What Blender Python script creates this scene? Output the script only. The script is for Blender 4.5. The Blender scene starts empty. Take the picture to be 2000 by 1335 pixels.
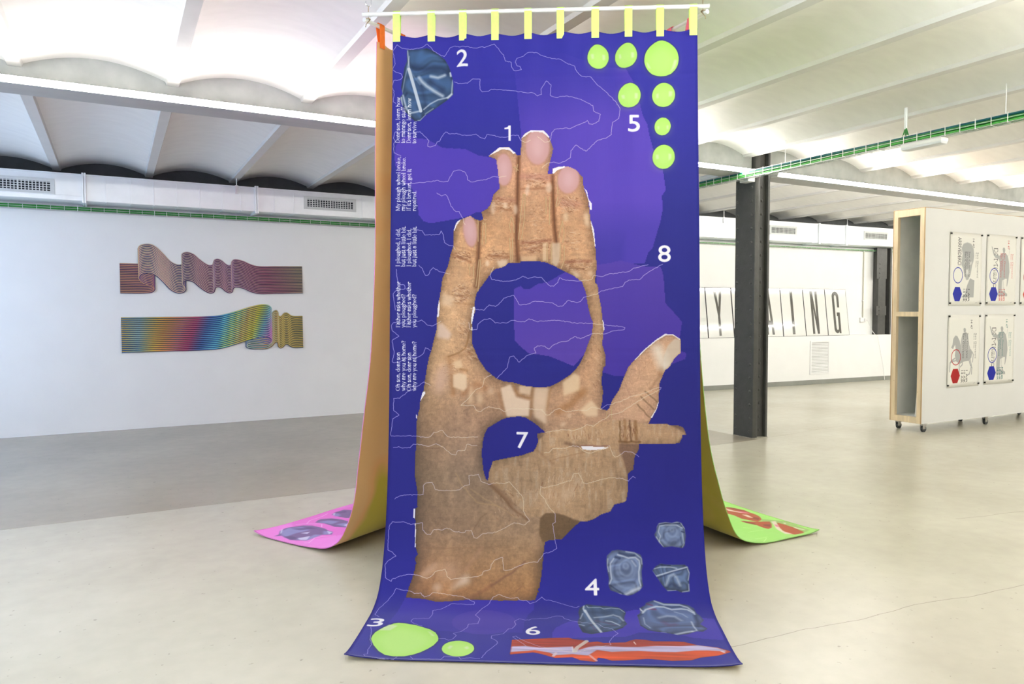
import bpy, bmesh, math, random
import numpy as np
from mathutils import Vector, Matrix
random.seed(7); rng = np.random.default_rng(7)
sc = bpy.context.scene
PI = math.pi

# ---------------------------------------------------------------- camera, world, lamps, exposure
cam = bpy.data.cameras.new('camera'); cam_o = bpy.data.objects.new('camera', cam); sc.collection.objects.link(cam_o)
cam.sensor_width = 36.0; cam.lens = 1428.1/2000*36.0; cam.clip_end = 200
def cam_matrix(yaw, pitch, roll):
    cy, sy = math.cos(yaw), math.sin(yaw)
    fwd = Vector((sy, cy, 0)); right = Vector((cy, -sy, 0)); up = Vector((0, 0, 1))
    f2 = fwd*math.cos(pitch) - up*math.sin(pitch); u2 = up*math.cos(pitch) + fwd*math.sin(pitch)
    r3 = right*math.cos(roll) + u2*math.sin(roll); u3 = u2*math.cos(roll) - right*math.sin(roll)
    return Matrix((r3, u3, -f2)).transposed()
cam_o.matrix_world = Matrix.Translation((0, 0, 1.5)) @ cam_matrix(math.radians(28.537), math.radians(2.407), math.radians(-0.104)).to_4x4()
sc.camera = cam_o
world = bpy.data.worlds.new('world'); sc.world = world; world.use_nodes = True
world.node_tree.nodes['Background'].inputs[0].default_value = (.55, .7, 1, 1)
world.node_tree.nodes['Background'].inputs[1].default_value = 0.3
sc.view_settings.view_transform = 'Standard'; sc.view_settings.look = 'None'
sc.view_settings.gamma = 1; sc.view_settings.use_curve_mapping = False
sc.view_settings.exposure = 0.60
LED_POWER = 44.0          # radiance of the strip lights along the beams
LED_COLOR = (1.0, .972, .91)
WINDOW_POWER = 4.2        # daylight in the two panes of the left wall
WINDOW_COLOR = (.47, .67, 1.0)

# ---------------------------------------------------------------- helpers
C = sc.collection
def tag(o, label=None, cat=None, group=None, kind=None):
    if label: o['label'] = label
    if cat: o['category'] = cat
    if group: o['group'] = group
    if kind: o['kind'] = kind
    return o
def thing(name, label, cat, loc=(0, 0, 0), rotz=0, group=None):
    o = bpy.data.objects.new(name, None); C.objects.link(o)
    o.empty_display_size = .1; o.location = loc; o.rotation_euler = (0, 0, rotz)
    return tag(o, label, cat, group)
def link(name, me, mat=None, parent=None):
    o = bpy.data.objects.new(name, me); C.objects.link(o)
    if mat and not me.materials: me.materials.append(mat)
    if parent: o.parent = parent
    return o
def obj(name, bm, mat=None, parent=None, smooth=False):
    me = bpy.data.meshes.new(name); bmesh.ops.recalc_face_normals(bm, faces=bm.faces[:]); bm.to_mesh(me); bm.free()
    if smooth:
        for p in me.polygons: p.use_smooth = True
        try: me.set_sharp_from_angle(angle=math.radians(35))
        except Exception: pass
    return link(name, me, mat, parent)
def bx(bm, x0, x1, y0, y1, z0, z1, bev=0):
    m = Matrix.Translation(((x0+x1)/2, (y0+y1)/2, (z0+z1)/2)) @ Matrix.Diagonal((x1-x0, y1-y0, z1-z0, 1))
    r = bmesh.ops.create_cube(bm, size=1, matrix=m)
    if bev:
        es = list({e for v in r['verts'] for e in v.link_edges})
        bmesh.ops.bevel(bm, geom=es, offset=bev, segments=2, affect='EDGES', profile=.5)
    return bm
def box(x0, x1, y0, y1, z0, z1, bev=0): return bx(bmesh.new(), x0, x1, y0, y1, z0, z1, bev)
def prism(bm, poly, axis, a0, a1):
    # closed polygon in the two other axes, pulled along one axis
    def v(p, a): return {'x': (a, p[0], p[1]), 'y': (p[0], a, p[1]), 'z': (p[0], p[1], a)}[axis]
    A = [bm.verts.new(v(p, a0)) for p in poly]; B = [bm.verts.new(v(p, a1)) for p in poly]
    n = len(poly)
    for i in range(n): bm.faces.new((A[i], A[(i+1) % n], B[(i+1) % n], B[i]))
    bm.faces.new(A); bm.faces.new(B[::-1]); return bm
def tube(bm, pts, r, seg=8, cap=True):
    pts = [Vector(p) for p in pts]; rings = []
    n = len(pts); prev = None
    for i, p in enumerate(pts):
        t = (pts[min(i+1, n-1)] - pts[max(i-1, 0)]).normalized()
        if prev is None:
            a = Vector((0, 0, 1)) if abs(t.z) < .9 else Vector((1, 0, 0)); u = t.cross(a).normalized()
        else: u = (prev - t*prev.dot(t)).normalized()
        prev = u; w = t.cross(u)
        rings.append([bm.verts.new(p + (u*math.cos(2*PI*k/seg) + w*math.sin(2*PI*k/seg))*r) for k in range(seg)])
    for a, b in zip(rings, rings[1:]):
        for k in range(seg): bm.faces.new((a[k], a[(k+1) % seg], b[(k+1) % seg], b[k]))
    if cap: bm.faces.new(rings[0][::-1]); bm.faces.new(rings[-1])
    return bm
def cyl(bm, c, axis, r, h, seg=16):
    c = Vector(c); d = {'x': Vector((1, 0, 0)), 'y': Vector((0, 1, 0)), 'z': Vector((0, 0, 1))}[axis]
    return tube(bm, [c - d*h/2, c + d*h/2], r, seg)

# ---------------------------------------------------------------- materials
def mat(name, col, rough=.5, metal=0, noise=0, nscale=8, bump=0, bscale=60, spec=.5, coat=0, emit=None, stretch=None):
    m = bpy.data.materials.new(name); m.use_nodes = True; nt = m.node_tree; b = nt.nodes['Principled BSDF']
    b.inputs['Base Color'].default_value = (*col, 1); b.inputs['Roughness'].default_value = rough
    b.inputs['Metallic'].default_value = metal; b.inputs['Specular IOR Level'].default_value = spec
    b.inputs['Coat Weight'].default_value = coat
    if emit: b.inputs['Emission Color'].default_value = (*emit[0], 1); b.inputs['Emission Strength'].default_value = emit[1]
    if noise or bump:
        tc = nt.nodes.new('ShaderNodeTexCoord'); src = tc.outputs['Object']
        if stretch:
            mp = nt.nodes.new('ShaderNodeMapping'); mp.inputs['Scale'].default_value = stretch
            nt.links.new(src, mp.inputs['Vector']); src = mp.outputs['Vector']
    if noise:
        n = nt.nodes.new('ShaderNodeTexNoise'); n.inputs['Scale'].default_value = nscale; n.inputs['Detail'].default_value = 5
        nt.links.new(src, n.inputs['Vector'])
        r = nt.nodes.new('ShaderNodeValToRGB'); e = r.color_ramp.elements
        e[0].position = .3; e[1].position = .7
        e[0].color = (*[max(0, c*(1-noise)) for c in col], 1); e[1].color = (*[min(1, c*(1+noise)) for c in col], 1)
        nt.links.new(n.outputs['Fac'], r.inputs['Fac']); nt.links.new(r.outputs['Color'], b.inputs['Base Color'])
    if bump:
        n2 = nt.nodes.new('ShaderNodeTexNoise'); n2.inputs['Scale'].default_value = bscale; n2.inputs['Detail'].default_value = 4
        nt.links.new(src, n2.inputs['Vector'])
        bp = nt.nodes.new('ShaderNodeBump'); bp.inputs['Strength'].default_value = bump; bp.inputs['Distance'].default_value = .01
        nt.links.new(n2.outputs['Fac'], bp.inputs['Height']); nt.links.new(bp.outputs['Normal'], b.inputs['Normal'])
    return m
def s2l(c): return tuple((v/255/12.92 if v/255 <= .04045 else ((v/255+.055)/1.055)**2.4) for v in c)
M = dict(
    wall=mat('white_wall_paint', (.80, .80, .785), .6, noise=.015, nscale=3, bump=.05, bscale=40),
    vault=mat('white_vault_plaster', (.78, .765, .73), .55, noise=.03, nscale=5, bump=.06, bscale=7, stretch=(1, 2.5, 1)),
    rib=mat('white_joist_paint', (.62, .605, .58), .5, noise=.03, nscale=6, bump=.06, bscale=25),
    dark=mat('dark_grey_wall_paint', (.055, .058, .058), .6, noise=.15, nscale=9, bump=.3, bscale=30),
    beam=mat('grey_beam_paint', (.40, .41, .40), .45, noise=.08, nscale=7, bump=.05, bscale=30, stretch=(.3, 1, 1)),
    spandrel=mat('bare_grey_beam_web', (.40, .415, .39), .75, noise=.16, nscale=5, bump=.06, bscale=30),
    black=mat('black_steel_paint', (.060, .059, .055), .42, noise=.12, nscale=12, bump=.2, bscale=60),
    galv=mat('galvanised_sheet', (.84, .87, .89), .42, metal=.5, noise=.03, nscale=6, bump=.02, bscale=12),
    white=mat('white_plastic', (.78, .78, .77), .4, noise=.02, nscale=6),
    zinc=mat('zinc_wire', (.78, .78, .78), .35, metal=.7),
    green=mat('green_cable_sheath', (.025, .22, .035), .45, noise=.2, nscale=20),
    lightgreen=mat('light_green_cable_sheath', (.07, .38, .06), .45, noise=.2, nscale=20),
    teal=mat('teal_cable_sheath', (.01, .13, .15), .45, noise=.2, nscale=20),
    skirt=mat('grey_skirting', (.23, .235, .21), .5, noise=.06, nscale=6),
    board=mat('white_display_board', (.70, .70, .685), .55, noise=.015, nscale=3),
    inner=mat('grey_board_back', (.78, .79, .76), .6, noise=.05, nscale=5),
    ply=mat('birch_plywood', (.76, .61, .41), .5, noise=.13, nscale=5, stretch=(6, 6, .6)),
    plyedge=mat('plywood_edge', (.50, .32, .16), .6, noise=.2, nscale=40, stretch=(1, 1, .1)),
    rubber=mat('grey_rubber', (.05, .055, .055), .5, noise=.1, nscale=30),
    steel=mat('caster_steel', (.42, .40, .36), .35, metal=.85, noise=.1, nscale=30),
    chrome=mat('chrome_hook', (.75, .75, .75), .2, metal=1, noise=.03, nscale=40),
    rod=mat('white_rod_paint', (.80, .80, .78), .35, noise=.02, nscale=10),
    lime=mat('lime_ribbon', (.68, .95, .22), .7, noise=.05, nscale=60),
    orange=mat('orange_ribbon', (.95, .20, .02), .7, noise=.05, nscale=60),
    pink=mat('pink_ribbon', (.95, .16, .27), .7, noise=.05, nscale=60),
    paper=mat('poster_paper', (.74, .735, .70), .6, noise=.01, nscale=20),
    pin=mat('black_clip', (.02, .02, .02), .4, noise=.1, nscale=90),
    vent=mat('grille_paint', (.62, .64, .63), .45, noise=.03, nscale=30),
    vent_shade=mat('duct_inside_shade', (.008, .009, .012), .8, noise=.2, nscale=30),
    acrylic=mat('white_glazed_board', (.72, .72, .69), .08, noise=.01, nscale=3, coat=.6),
    letter=mat('dark_letter_vinyl', (.075, .070, .060), .1, noise=.05, nscale=6, coat=.6),
    frame=mat('black_frame_edge', (.03, .03, .03), .4, noise=.1, nscale=30),
    led=mat('led_diffuser', (.9, .9, .9), .5, emit=(LED_COLOR, LED_POWER), noise=.01),
    led_double=mat('led_diffuser_double', (.9, .9, .9), .5, emit=(LED_COLOR, LED_POWER*1.8), noise=.01),
    led_half=mat('led_diffuser_dimmed', (.9, .9, .9), .5, emit=(LED_COLOR, LED_POWER*1.0), noise=.01),
    pane=mat('daylit_pane', (.7, .8, .9), .3, emit=(WINDOW_COLOR, WINDOW_POWER), noise=.01),
)
def floor_material(name, tone_a, tone_b):
    m = mat(name, (.47, .445, .375), .3); nt = m.node_tree; b = nt.nodes['Principled BSDF']; L = nt.links
    tc = nt.nodes.new('ShaderNodeTexCoord')
    def noise(scale, detail, sx=1, sy=1):
        mp = nt.nodes.new('ShaderNodeMapping'); mp.inputs['Scale'].default_value = (sx, sy, 1); L.new(tc.outputs['Object'], mp.inputs['Vector'])
        n = nt.nodes.new('ShaderNodeTexNoise'); n.inputs['Scale'].default_value = scale; n.inputs['Detail'].default_value = detail
        L.new(mp.outputs['Vector'], n.inputs['Vector']); return n.outputs['Fac']
    def ramp(src, stops):
        r = nt.nodes.new('ShaderNodeValToRGB'); e = r.color_ramp.elements
        while len(e) < len(stops): e.new(.5)
        for k, (p, c) in enumerate(stops): e[k].position = p; e[k].color = (*c, 1) if isinstance(c, tuple) else (c, c, c, 1)
        L.new(src, r.inputs['Fac']); return r.outputs['Color']
    def mix(a, c, f, mode='MIX'):
        x = nt.nodes.new('ShaderNodeMixRGB'); x.blend_type = mode
        for k, v in ((0, f), (1, a), (2, c)):
            if hasattr(v, 'links') or hasattr(v, 'is_output'): L.new(v, x.inputs[k])
            else: x.inputs[k].default_value = v if k == 0 else (*v, 1)
        return x.outputs['Color']
    base = ramp(noise(.9, 6), [(.25, tone_a), (.75, tone_b)])
    specks = ramp(noise(30, 2), [(.24, .45), (.30, 1.0)])
    fine = ramp(noise(9, 4), [(.3, .965), (.7, 1.03)])
    col = mix(mix(base, fine, 1.0, 'MULTIPLY'), specks, .55, 'MULTIPLY')
    # slab joints: thin dark lines in the screed
    sep = nt.nodes.new('ShaderNodeSeparateXYZ'); L.new(tc.outputs['Object'], sep.inputs[0])
    def mth(op, a, c=None):
        n = nt.nodes.new('ShaderNodeMath'); n.operation = op
        for k, v in ((0, a), (1, c)):
            if v is None: continue
            if isinstance(v, (int, float)): n.inputs[k].default_value = v
            else: L.new(v, n.inputs[k])
        return n.outputs[0]
    wob = mth('MULTIPLY', mth('SUBTRACT', noise(1.5, 5), .5), .12)
    joint = None
    for nx, ny, c, xa in ((-.105, .994, 5.372, 6.75), (.12, .993, 2.632, 2.35), (.207, .978, 4.081, 5.3)):
        d = mth('ABSOLUTE', mth('ADD', mth('SUBTRACT', mth('ADD', mth('MULTIPLY', sep.outputs[0], nx), mth('MULTIPLY', sep.outputs[1], ny)), c), wob))
        k = mth('MULTIPLY', mth('LESS_THAN', d, .0022), mth('GREATER_THAN', sep.outputs[0], xa))
        joint = k if joint is None else mth('MAXIMUM', joint, k)
    col = mix(col, (.20, .185, .15), mth('MULTIPLY', joint, .6))
    L.new(col, b.inputs['Base Color'])
    b.inputs['Roughness'].default_value = .27
    bp = nt.nodes.new('ShaderNodeBump'); bp.inputs['Strength'].default_value = .05; bp.inputs['Distance'].default_value = .01
    L.new(noise(6, 3, 1, 1), bp.inputs['Height']); L.new(bp.outputs['Normal'], b.inputs['Normal'])
    return m
M['floor'] = floor_material('painted_concrete', (.455, .425, .345), (.545, .515, .425))
M['floor_dark'] = floor_material('brownish_painted_concrete', (.325, .285, .225), (.39, .345, .275))

# ================================================================ THE ROOM
X0, X1, Y0, Y1 = -3.0, 20.0, -7.0, 10.5
def struct(name, bm, m, parent=None, smooth=False):
    o = obj(name, bm, m, parent, smooth)
    if parent is None: o['kind'] = 'structure'
    return o
fl = struct('floor', box(X0-.2, X1+.2, Y0-.2, Y1+.6, -.2, 0), M['floor'])
obj('darker_floor_coating', box(X0, 6.56, 6.062, Y1, -.02, .0012), M['floor_dark'], fl)['label'] = 'browner coat of floor paint in the far left bay'
# back wall, left run
RW0 = Vector((9.715, 10.303, 0)); RWD = (Vector((14.662, 10.015, 0)) - RW0).normalized(); RWA = math.atan2(RWD.y, RWD.x)
JX = 6.2
wl = struct('wall_back', box(X0, JX, Y1, Y1+.2, 0, 3.6), M['wall'])
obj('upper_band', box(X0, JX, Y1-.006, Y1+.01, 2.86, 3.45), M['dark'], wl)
# right run stands a little askew; its own frame: u along the wall, v into the wall
frame_r = Matrix.Translation(RW0) @ Matrix.Rotation(RWA, 4, 'Z')
def place_r(o): o.matrix_world = frame_r; return o
U0 = -3.6; U1 = 10.2
w2 = place_r(struct('wall_back_right', box(U0, U1, .16, .36, 0, 3.7), M['wall']))
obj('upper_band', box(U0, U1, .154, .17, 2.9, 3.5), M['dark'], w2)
obj('low_wall', box(U0, U1, 0, .17, 0, .985), M['wall'], w2)
place_r(struct('baseboard_back', box(U0, U1, -.012, 0, 0, .09, .003), M['skirt']))
# left wall with two tall panes of daylight
lw = bmesh.new()
wins = [(1.2, 4.6), (7.2, 9.9)]
ys = [Y0] + [v for w in wins for v in w] + [Y1+.2]
for k in range(0, len(ys), 2): bx(lw, X0-.2, X0, ys[k], ys[k+1], 0, 3.7)
for a, c in wins: bx(lw, X0-.2, X0, a, c, 0, .7); bx(lw, X0-.2, X0, a, c, 2.7, 3.7)
struct('wall_left', lw, M['wall'])
for k, (a, c) in enumerate(wins):
    fr = bmesh.new()
    for y in (a, (a+c)/2-.03, c-.06): bx(fr, X0-.12, X0-.05, y, y+.06, .7, 2.7)
    for z in (.7, 1.66, 2.64): bx(fr, X0-.115, X0-.055, a, c, z, z+.06)
    f = struct('window_%d' % (k+1), fr, M['white'])
    obj('pane', box(X0-.09, X0-.08, a+.01, c-.01, .71, 2.69), M['pane'], f)
struct('wall_right', box(X1, X1+.2, Y0, Y1+.6, 0, 3.7), M['wall'])
struct('wall_front', box(X0, X1, Y0-.2, Y0, 0, 3.7), M['wall'])

# ceiling: joists with shallow plaster vaults between them
RX = [-2.57, -1.57, -.573, .43, 1.437, 2.47, 3.50, 4.47, 5.44, 6.45, 7.48, 8.505, 9.58, 10.64, 11.72, 12.78, 13.84, 14.9, 15.96, 17.0, 18.05, 19.1]
def rz(x): return 3.212 + .0085*max(0, x)
ceil = struct('ceiling', box(X0-.2, X1+.2, Y0-.2, Y1+.5, 3.66, 3.8), M['rib'])
edges = [X0-.05] + RX + [X1+.05]
for k, x in enumerate(RX):
    z = rz(x)
    o = obj('joist', prism(bmesh.new(), [(x-.042, z), (x+.042, z), (x+.058, z+.04), (x+.058, 3.66), (x-.058, 3.66), (x-.058, z+.04)], 'y', Y0, Y1+.3), M['rib'], ceil)
for a, c in zip(edges, edges[1:]):
    za, zc = rz(a)+.026, rz(c)+.026
    n = 18; arc = []
    for i in range(n+1):
        t = i/n; s = 2*t-1
        arc.append((a+.05+(c-a-.1)*t, za+(zc-za)*t + .098*(1-s*s)))
    poly = arc + [(c-.05, 3.66), (a+.05, 3.66)]
    obj('vault', prism(bmesh.new(), poly, 'y', Y0, Y1+.3), M['vault'], ceil, smooth=True)

# steel beams with light strips lying on their lower flanges
def beam(x0, x1, yw, name_zone, near=True, far=False):
    bm = bmesh.new()
    bx(bm, x0, x1, yw-.145, yw+.15, 3.06, 3.076)
    o = obj('ceiling_beam', bm, M['beam']); o['kind'] = 'structure'
    obj('beam_web', box(x0, x1, yw-.01, yw+.01, 3.076, 3.42), M['spandrel'], o)
    for flag, y, side in ((near, yw-.131, 'near'), (far, yw+.136, 'far')):
        if not flag: continue
        t = thing('led_strip', 'bright light strip on the %s edge of %s' % (side, name_zone), 'light', ((x0+x1)/2, y, 3.076))
        l = x1-x0-.04
        sg = 1 if side == 'near' else -1                        # the profile clips over the flange tip, lens outward
        hp = [(-.0135, .004), (.016, .004), (.016, .007), (-.0105, .007), (-.0105, .030), (-.027, .030), (-.027, .027), (-.0135, .027)]
        obj('housing', prism(bmesh.new(), [(sg*a, c) for a, c in hp][::sg], 'x', -l/2, l/2), M['white'], t)
        p = [(sg*a, c) for a, c in [(-.0140, -.012), (-.0140, .0265), (-.0275, .0265), (-.0275, .030), (-.0315, .029), (-.034, .024), (-.034, -.006), (-.030, -.012)]]
        obj('diffuser', prism(bmesh.new(), p, 'x', -l/2, l/2), M['led_double'] if (side == 'far' and yw > 5) else M['led_half'] if yw < 5 else M['led'], t)
YB = 6.21
beam(X0, 6.545, YB, 'the beam left of the column')
beam(6.825, X1, YB, 'the beam right of the column', True, True)
beam(X0, X1, 1.70, 'the beam nearest the camera', True, True)
beam(X0, X1, -2.3, 'the beam behind the camera', True, True)

# ================================================================ COLUMNS
dome = None
def rivet_mesh():
    bm = bmesh.new(); rings = []
    for k in range(4):
        a = k/4*PI/2; rings.append([bm.verts.new((.017*math.cos(a)*math.cos(2*PI*j/10), .017*math.cos(a)*math.sin(2*PI*j/10), .011*math.sin(a))) for j in range(10)])
    top = bm.verts.new((0, 0, .011))
    for a, c in zip(rings, rings[1:]):
        for j in range(10): bm.faces.new((a[j], a[(j+1) % 10], c[(j+1) % 10], c[j]))
    for j in range(10): bm.faces.new((rings[-1][j], rings[-1][(j+1) % 10], top))
    me = bpy.data.meshes.new('rivet'); bm.to_mesh(me); bm.free(); me.materials.append(M['black'])
    for p in me.polygons: p.use_smooth = True
    return me
RIV = rivet_mesh()
def rivet(parent, loc, axis):
    o = link('rivet', RIV, None, parent); o.location = loc
    o.rotation_euler = {'-x': (0, -PI/2, 0), '-y': (PI/2, 0, 0), '+x': (0, PI/2, 0)}[axis]
    return o
col = thing('steel_column', 'tall black riveted steel column standing under the beam', 'column', (6.66, 6.31, 0))
obj('flange', box(-.1, -.086, -.145, .145, 0, 3.5), M['black'], col)
obj('flange', box(.126, .14, -.145, .145, 0, 3.5), M['black'], col)
obj('web', box(-.086, .126, -.007, .007, 0, 3.5), M['black'], col)
for sx, xa in ((1, -.086), (-1, .126)):
    for sy in (-1, 1):
        a = bmesh.new()
        x_lo, x_hi = sorted((xa, xa+sx*.012)); bx(a, x_lo, x_hi, *sorted((sy*.007, sy*.13)), 0, 3.5, .003)
        x_lo, x_hi = sorted((xa, xa+sx*.075)); bx(a, x_lo, x_hi, *sorted((sy*.007, sy*.019)), 0, 3.5, .003)
        obj('angle_bar', a, M['black'], col)
a = bmesh.new(); bx(a, -.099, -.022, -.158, -.128, 0, 3.5, .011); obj('bulb_angle', a, M['black'], col, True)
obj('angle_leg', box(-.03, .13, -.112, -.100, 0, 3.5), M['black'], col)
obj('flange_tip', box(.108, .14, -.158, -.13, 0, 3.5, .003), M['black'], col)
for k in range(20):
    z = .075+.159*k
    if z > 3.2: break
    rivet(col, (-.1, .112, z+.012), '-x'); rivet(col, (-.1, -.105, z), '-x')
    rivet(col, (.05, -.112, z+.012), '-y')
tag(obj('base_grout', box(-.106, .147, -.163, .15, 0, .006, .002), mat('rough_mortar', (.30, .28, .23), .8, noise=.3, nscale=40, bump=.5), col))

c2 = place_r(thing('steel_column', 'dark steel column let into the far white wall behind the display board', 'column'))
obj('flange', box(4.70, 4.93, .02, .15, .985, 2.84), M['black'], c2)
obj('web', box(4.93, 5.0, .08, .158, .985, 2.84), M['black'], c2)
obj('flange', box(5.0, 5.05, -.03, .158, .985, 2.84), M['black'], c2)
for z0, z1 in ((2.18, 2.84), (1.40, 1.60)):
    obj('splice_plate', box(4.63, 4.94, .005, .025, z0, z1), M['black'], c2)
for z in (2.2, 2.3, 2.4, 2.5, 1.42, 1.5, 1.58):
    o = rivet(c2, (4.965, .08, z), '-y')
    o = rivet(c2, (4.72, .005, z), '-y')

# ================================================================ AIR DUCTS
def grille(parent, x0, x1, z0, z1, y, nx, nz):
    f = bmesh.new(); m = .045
    bx(f, x0-m, x1+m, y-.008, y, z1, z1+m*.8); bx(f, x0-m, x1+m, y-.008, y, z0-m*.8, z0)
    bx(f, x0-m, x0, y-.008, y, z0, z1); bx(f, x1, x1+m, y-.008, y, z0, z1)
    g = obj('vent_grille', f, M['vent'], parent)
    obj('opening_shade', box(x0, x1, y-.002, y+.001, z0, z1), M['vent_shade'], g)  # near-black sheet on the closed duct, painting the shade inside the vent
    b = bmesh.new()
    for k in range(1, nx):
        x = x0+(x1-x0)*k/nx; w = .005 if k != nx//2 else .008
        bx(b, x-w, x+w, y-.007, y-.003, z0, z1)
    for k in range(1, nz+1):
        z = z0+(z1-z0)*(k-.3)/nz; bx(b, x0, x1, y-.009, y-.005, z-.0035, z+.0035)
    o = obj('bars', b, M['vent'], g); o['kind'] = 'stuff'
def duct(t, cuts, y0, y1, z0, z1, seams, vents, straps):
    for a, c in zip(cuts, cuts[1:]):
        obj('duct_section', box(a+.004, c-.004, y0, y1, z0, z1, .004), M['galv'], t)
    for a in cuts[1:-1]:
        j = bmesh.new(); bx(j, a-.022, a-.002, y0-.03, y1, z0-.025, z1+.028, .002); bx(j, a+.002, a+.022, y0-.03, y1, z0-.025, z1+.028, .002)
        obj('flange_joint', j, M['galv'], t)
    for x in seams: 
        s = bmesh.new(); bx(s, x-.006, x+.006, y0-.005, y0+.01, z0+.006, z1-.006, .002); bx(s, x-.006, x+.006, y0, y1, z0-.005, z0+.005, .002)
        obj('standing_seam', s, M['galv'], t)
    obj('top_lip', box(cuts[0], cuts[-1], y0-.012, y0+.01, z1-.004, z1+.014, .003), M['galv'], t)
    for v in vents: grille(t, *v, y0, 18, 4)
    for x, zt in straps:
        s = bmesh.new(); bx(s, x-.02, x+.02, y0-.02, y0-.006, z1-.09, z1+.02, .003); tube(s, [(x, y0-.012, z1-.05), (x, y0-.012, zt)], .006, 6)
        obj('hanger', s, M['zinc'], t)
dl = thing('air_duct', 'galvanised air duct on the white wall left of the banners', 'duct')
duct(dl, [X0+.02, -.282, 1.676, 4.1, 6.1], 10.1, 10.47, 2.815, 3.115,
     [-.055, .211, .464, .727, .989, 1.259, 1.486, 1.907, 2.157, 3.1, 3.35, 3.6, 3.85], [(-1.25, -.621, 2.905, 3.014), (2.334, 2.964, 2.925, 3.027)], [(1.43, 3.3), (-2.2, 3.3), (3.45, 3.3)])
obj('fold_line', box(X0+.03, -.31, 10.088, 10.1, 2.862, 2.872, .002), M['galv'], dl)
dr = place_r(thing('air_duct', 'galvanised air duct on the far wall behind the riveted column', 'duct'))
duct(dr, [U0, .9, 2.62, 3.38, 6.2, U1], -.25, .14, 2.845, 3.205, [-.3, 0, .3, .6, 1.05, 2.25, 2.45, 2.8, 3.0, 3.2, 3.6, 3.8], [(1.373, 1.984, 2.99, 3.10), (3.941, 4.579, 2.99, 3.10)], [(3.4, 3.35), (.2, 3.35)])

# ================================================================ CABLE TRAYS
def tray(t, axis, a0, a1, across, z0, depth, wid, step, cables, hoop=('zinc', .0022)):
    # wire basket: long wires, hoops and the cables lying in it; 'across' is the middle in the other axis
    def pt(a, b, z): return (a, across+b, z) if axis == 'x' else (across+b, a, z)
    w = bmesh.new()
    for b, z in ((-wid/2, z0), (-wid/6, z0), (wid/6, z0), (wid/2, z0), (-wid/2, z0+depth), (wid/2, z0+depth), (-wid/2, z0+depth*.5)):
        tube(w, [pt(a0, b, z), pt(a1, b, z)], .0022, 5)
    obj('long_wires', w, M['zinc'], t)
    hb = bmesh.new(); tube(hb, [pt(0, -wid/2, z0+depth+.012), pt(0, -wid/2, z0-.003), pt(0, wid/2, z0-.003), pt(0, wid/2, z0+depth+.012)], hoop[1], 5)
    me = bpy.data.meshes.new('hoop'); hb.to_mesh(me); hb.free(); me.materials.append(M[hoop[0]])
    n = int((a1-a0)/step)
    for k in range(n):
        o = link('hoop', me, None, t); o.location = (a0+step*(k+.5), 0, 0) if axis == 'x' else (0, a0+step*(k+.5), 0)
    for i, (b, dz, r, mm) in enumerate(cables):
        pts = []; m_ = 60; ph = random.random()*9
        for k in range(m_+1):
            a = a0+(a1-a0)*k/m_
            pts.append(pt(a, b+.004*math.sin(a*2.3+ph), z0+.006+r+dz+.004*math.sin(a*3.1+ph*2)))
        obj('cable', tube(bmesh.new(), pts, r, 7), M[mm], t, smooth=True)
CB = [(-.033, .0, .0105, 'lightgreen'), (-.012, .0, .012, 'green'), (.012, .0, .011, 'green'), (.035, .0, .012, 'green'), (-.03, .022, .011, 'green'), (-.004, .023, .012, 'lightgreen'), (.024, .023, .011, 'green'), (-.015, .043, .011, 'teal'), (.012, .044, .011, 'teal')]
tl = thing('cable_tray', 'green cables in a wire tray below the duct on the left wall', 'cable tray')
tray(tl, 'x', X0+.05, 6.1, 10.42, 2.728, .05, .08, .14, [(-.025, 0, .011, 'green'), (0, 0, .012, 'green'), (.022, 0, .011, 'green'), (-.022, .022, .011, 'green'), (.005, .023, .012, 'green')])
tr = place_r(thing('cable_tray', 'thin wire tray of green cables below the far duct', 'cable tray'))
tray(tr, 'x', U0, U1, .11, 2.765, .03, .08, .14, [(-.025, 0, .009, 'lightgreen'), (0, 0, .010, 'green'), (.022, 0, .009, 'lightgreen')])
tc_ = thing('cable_tray', 'wire tray of green cables hanging under the ceiling past the riveted column', 'cable tray')
tray(tc_, 'y', -3.0, 9.9, 6.28, 2.988, .066, .094, .124, CB, ('rod', .0034))
hg = [3.33, 5.53, 7.7]
for y in hg:
    obj('hanger_rod', tube(bmesh.new(), [(6.334, y, 2.99), (6.334, y, 3.34)], .004, 6), M['zinc'], tc_)
cd = thing('cable_conduit', 'short silver conduit pipe dropping cables into the hanging tray', 'conduit', (6.28, 4.142, 3.125))
obj('pipe', tube(bmesh.new(), [(0, 0, 0), (0, 0, .19)], .0127, 12), M['galv'], cd, True)
for k, (dx, dy) in enumerate(((-.008, -.04), (.004, .035), (.0, -.005))):
    obj('cable', tube(bmesh.new(), [(dx*.3, dy*.1, .01), (dx, dy*.5, -.03), (dx*2, dy, -.075)], .007, 7), M['green'], cd, True)
def luminaire(label, y0, y1, zb, zt, x0, x1):
    t = thing('emergency_light', label, 'emergency light', ((x0+x1)/2, (y0+y1)/2, zb)); l = y1-y0; w = x1-x0; h = zt-zb
    obj('housing', box(-w/2, w/2, -l/2, l/2, h*.3, h, .014), M['white'], t, True)
    obj('diffuser', box(-w/2+.003, w/2-.003, -l/2+.003, l/2-.003, 0, h*.62, .016), mat('frosted_cover', (.66, .68, .70), .3, noise=.02), t, True)
    return t
luminaire('white oblong emergency light hung under the tray of green cables', 3.776, 4.151, 2.924, 2.983, 6.213, 6.325)
e2 = luminaire('white emergency light perched on the cable tray near the banner edge', 6.39, 6.70, 3.056, 3.112, 6.205, 6.315)
jb = thing('junction_box', 'small white box fixed to the riveted column under the tray', 'box', (6.555, 6.21, 2.99))
obj('body', box(-.10, 0, -.055, .085, 0, .075, .004), M['white'], jb)
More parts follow.
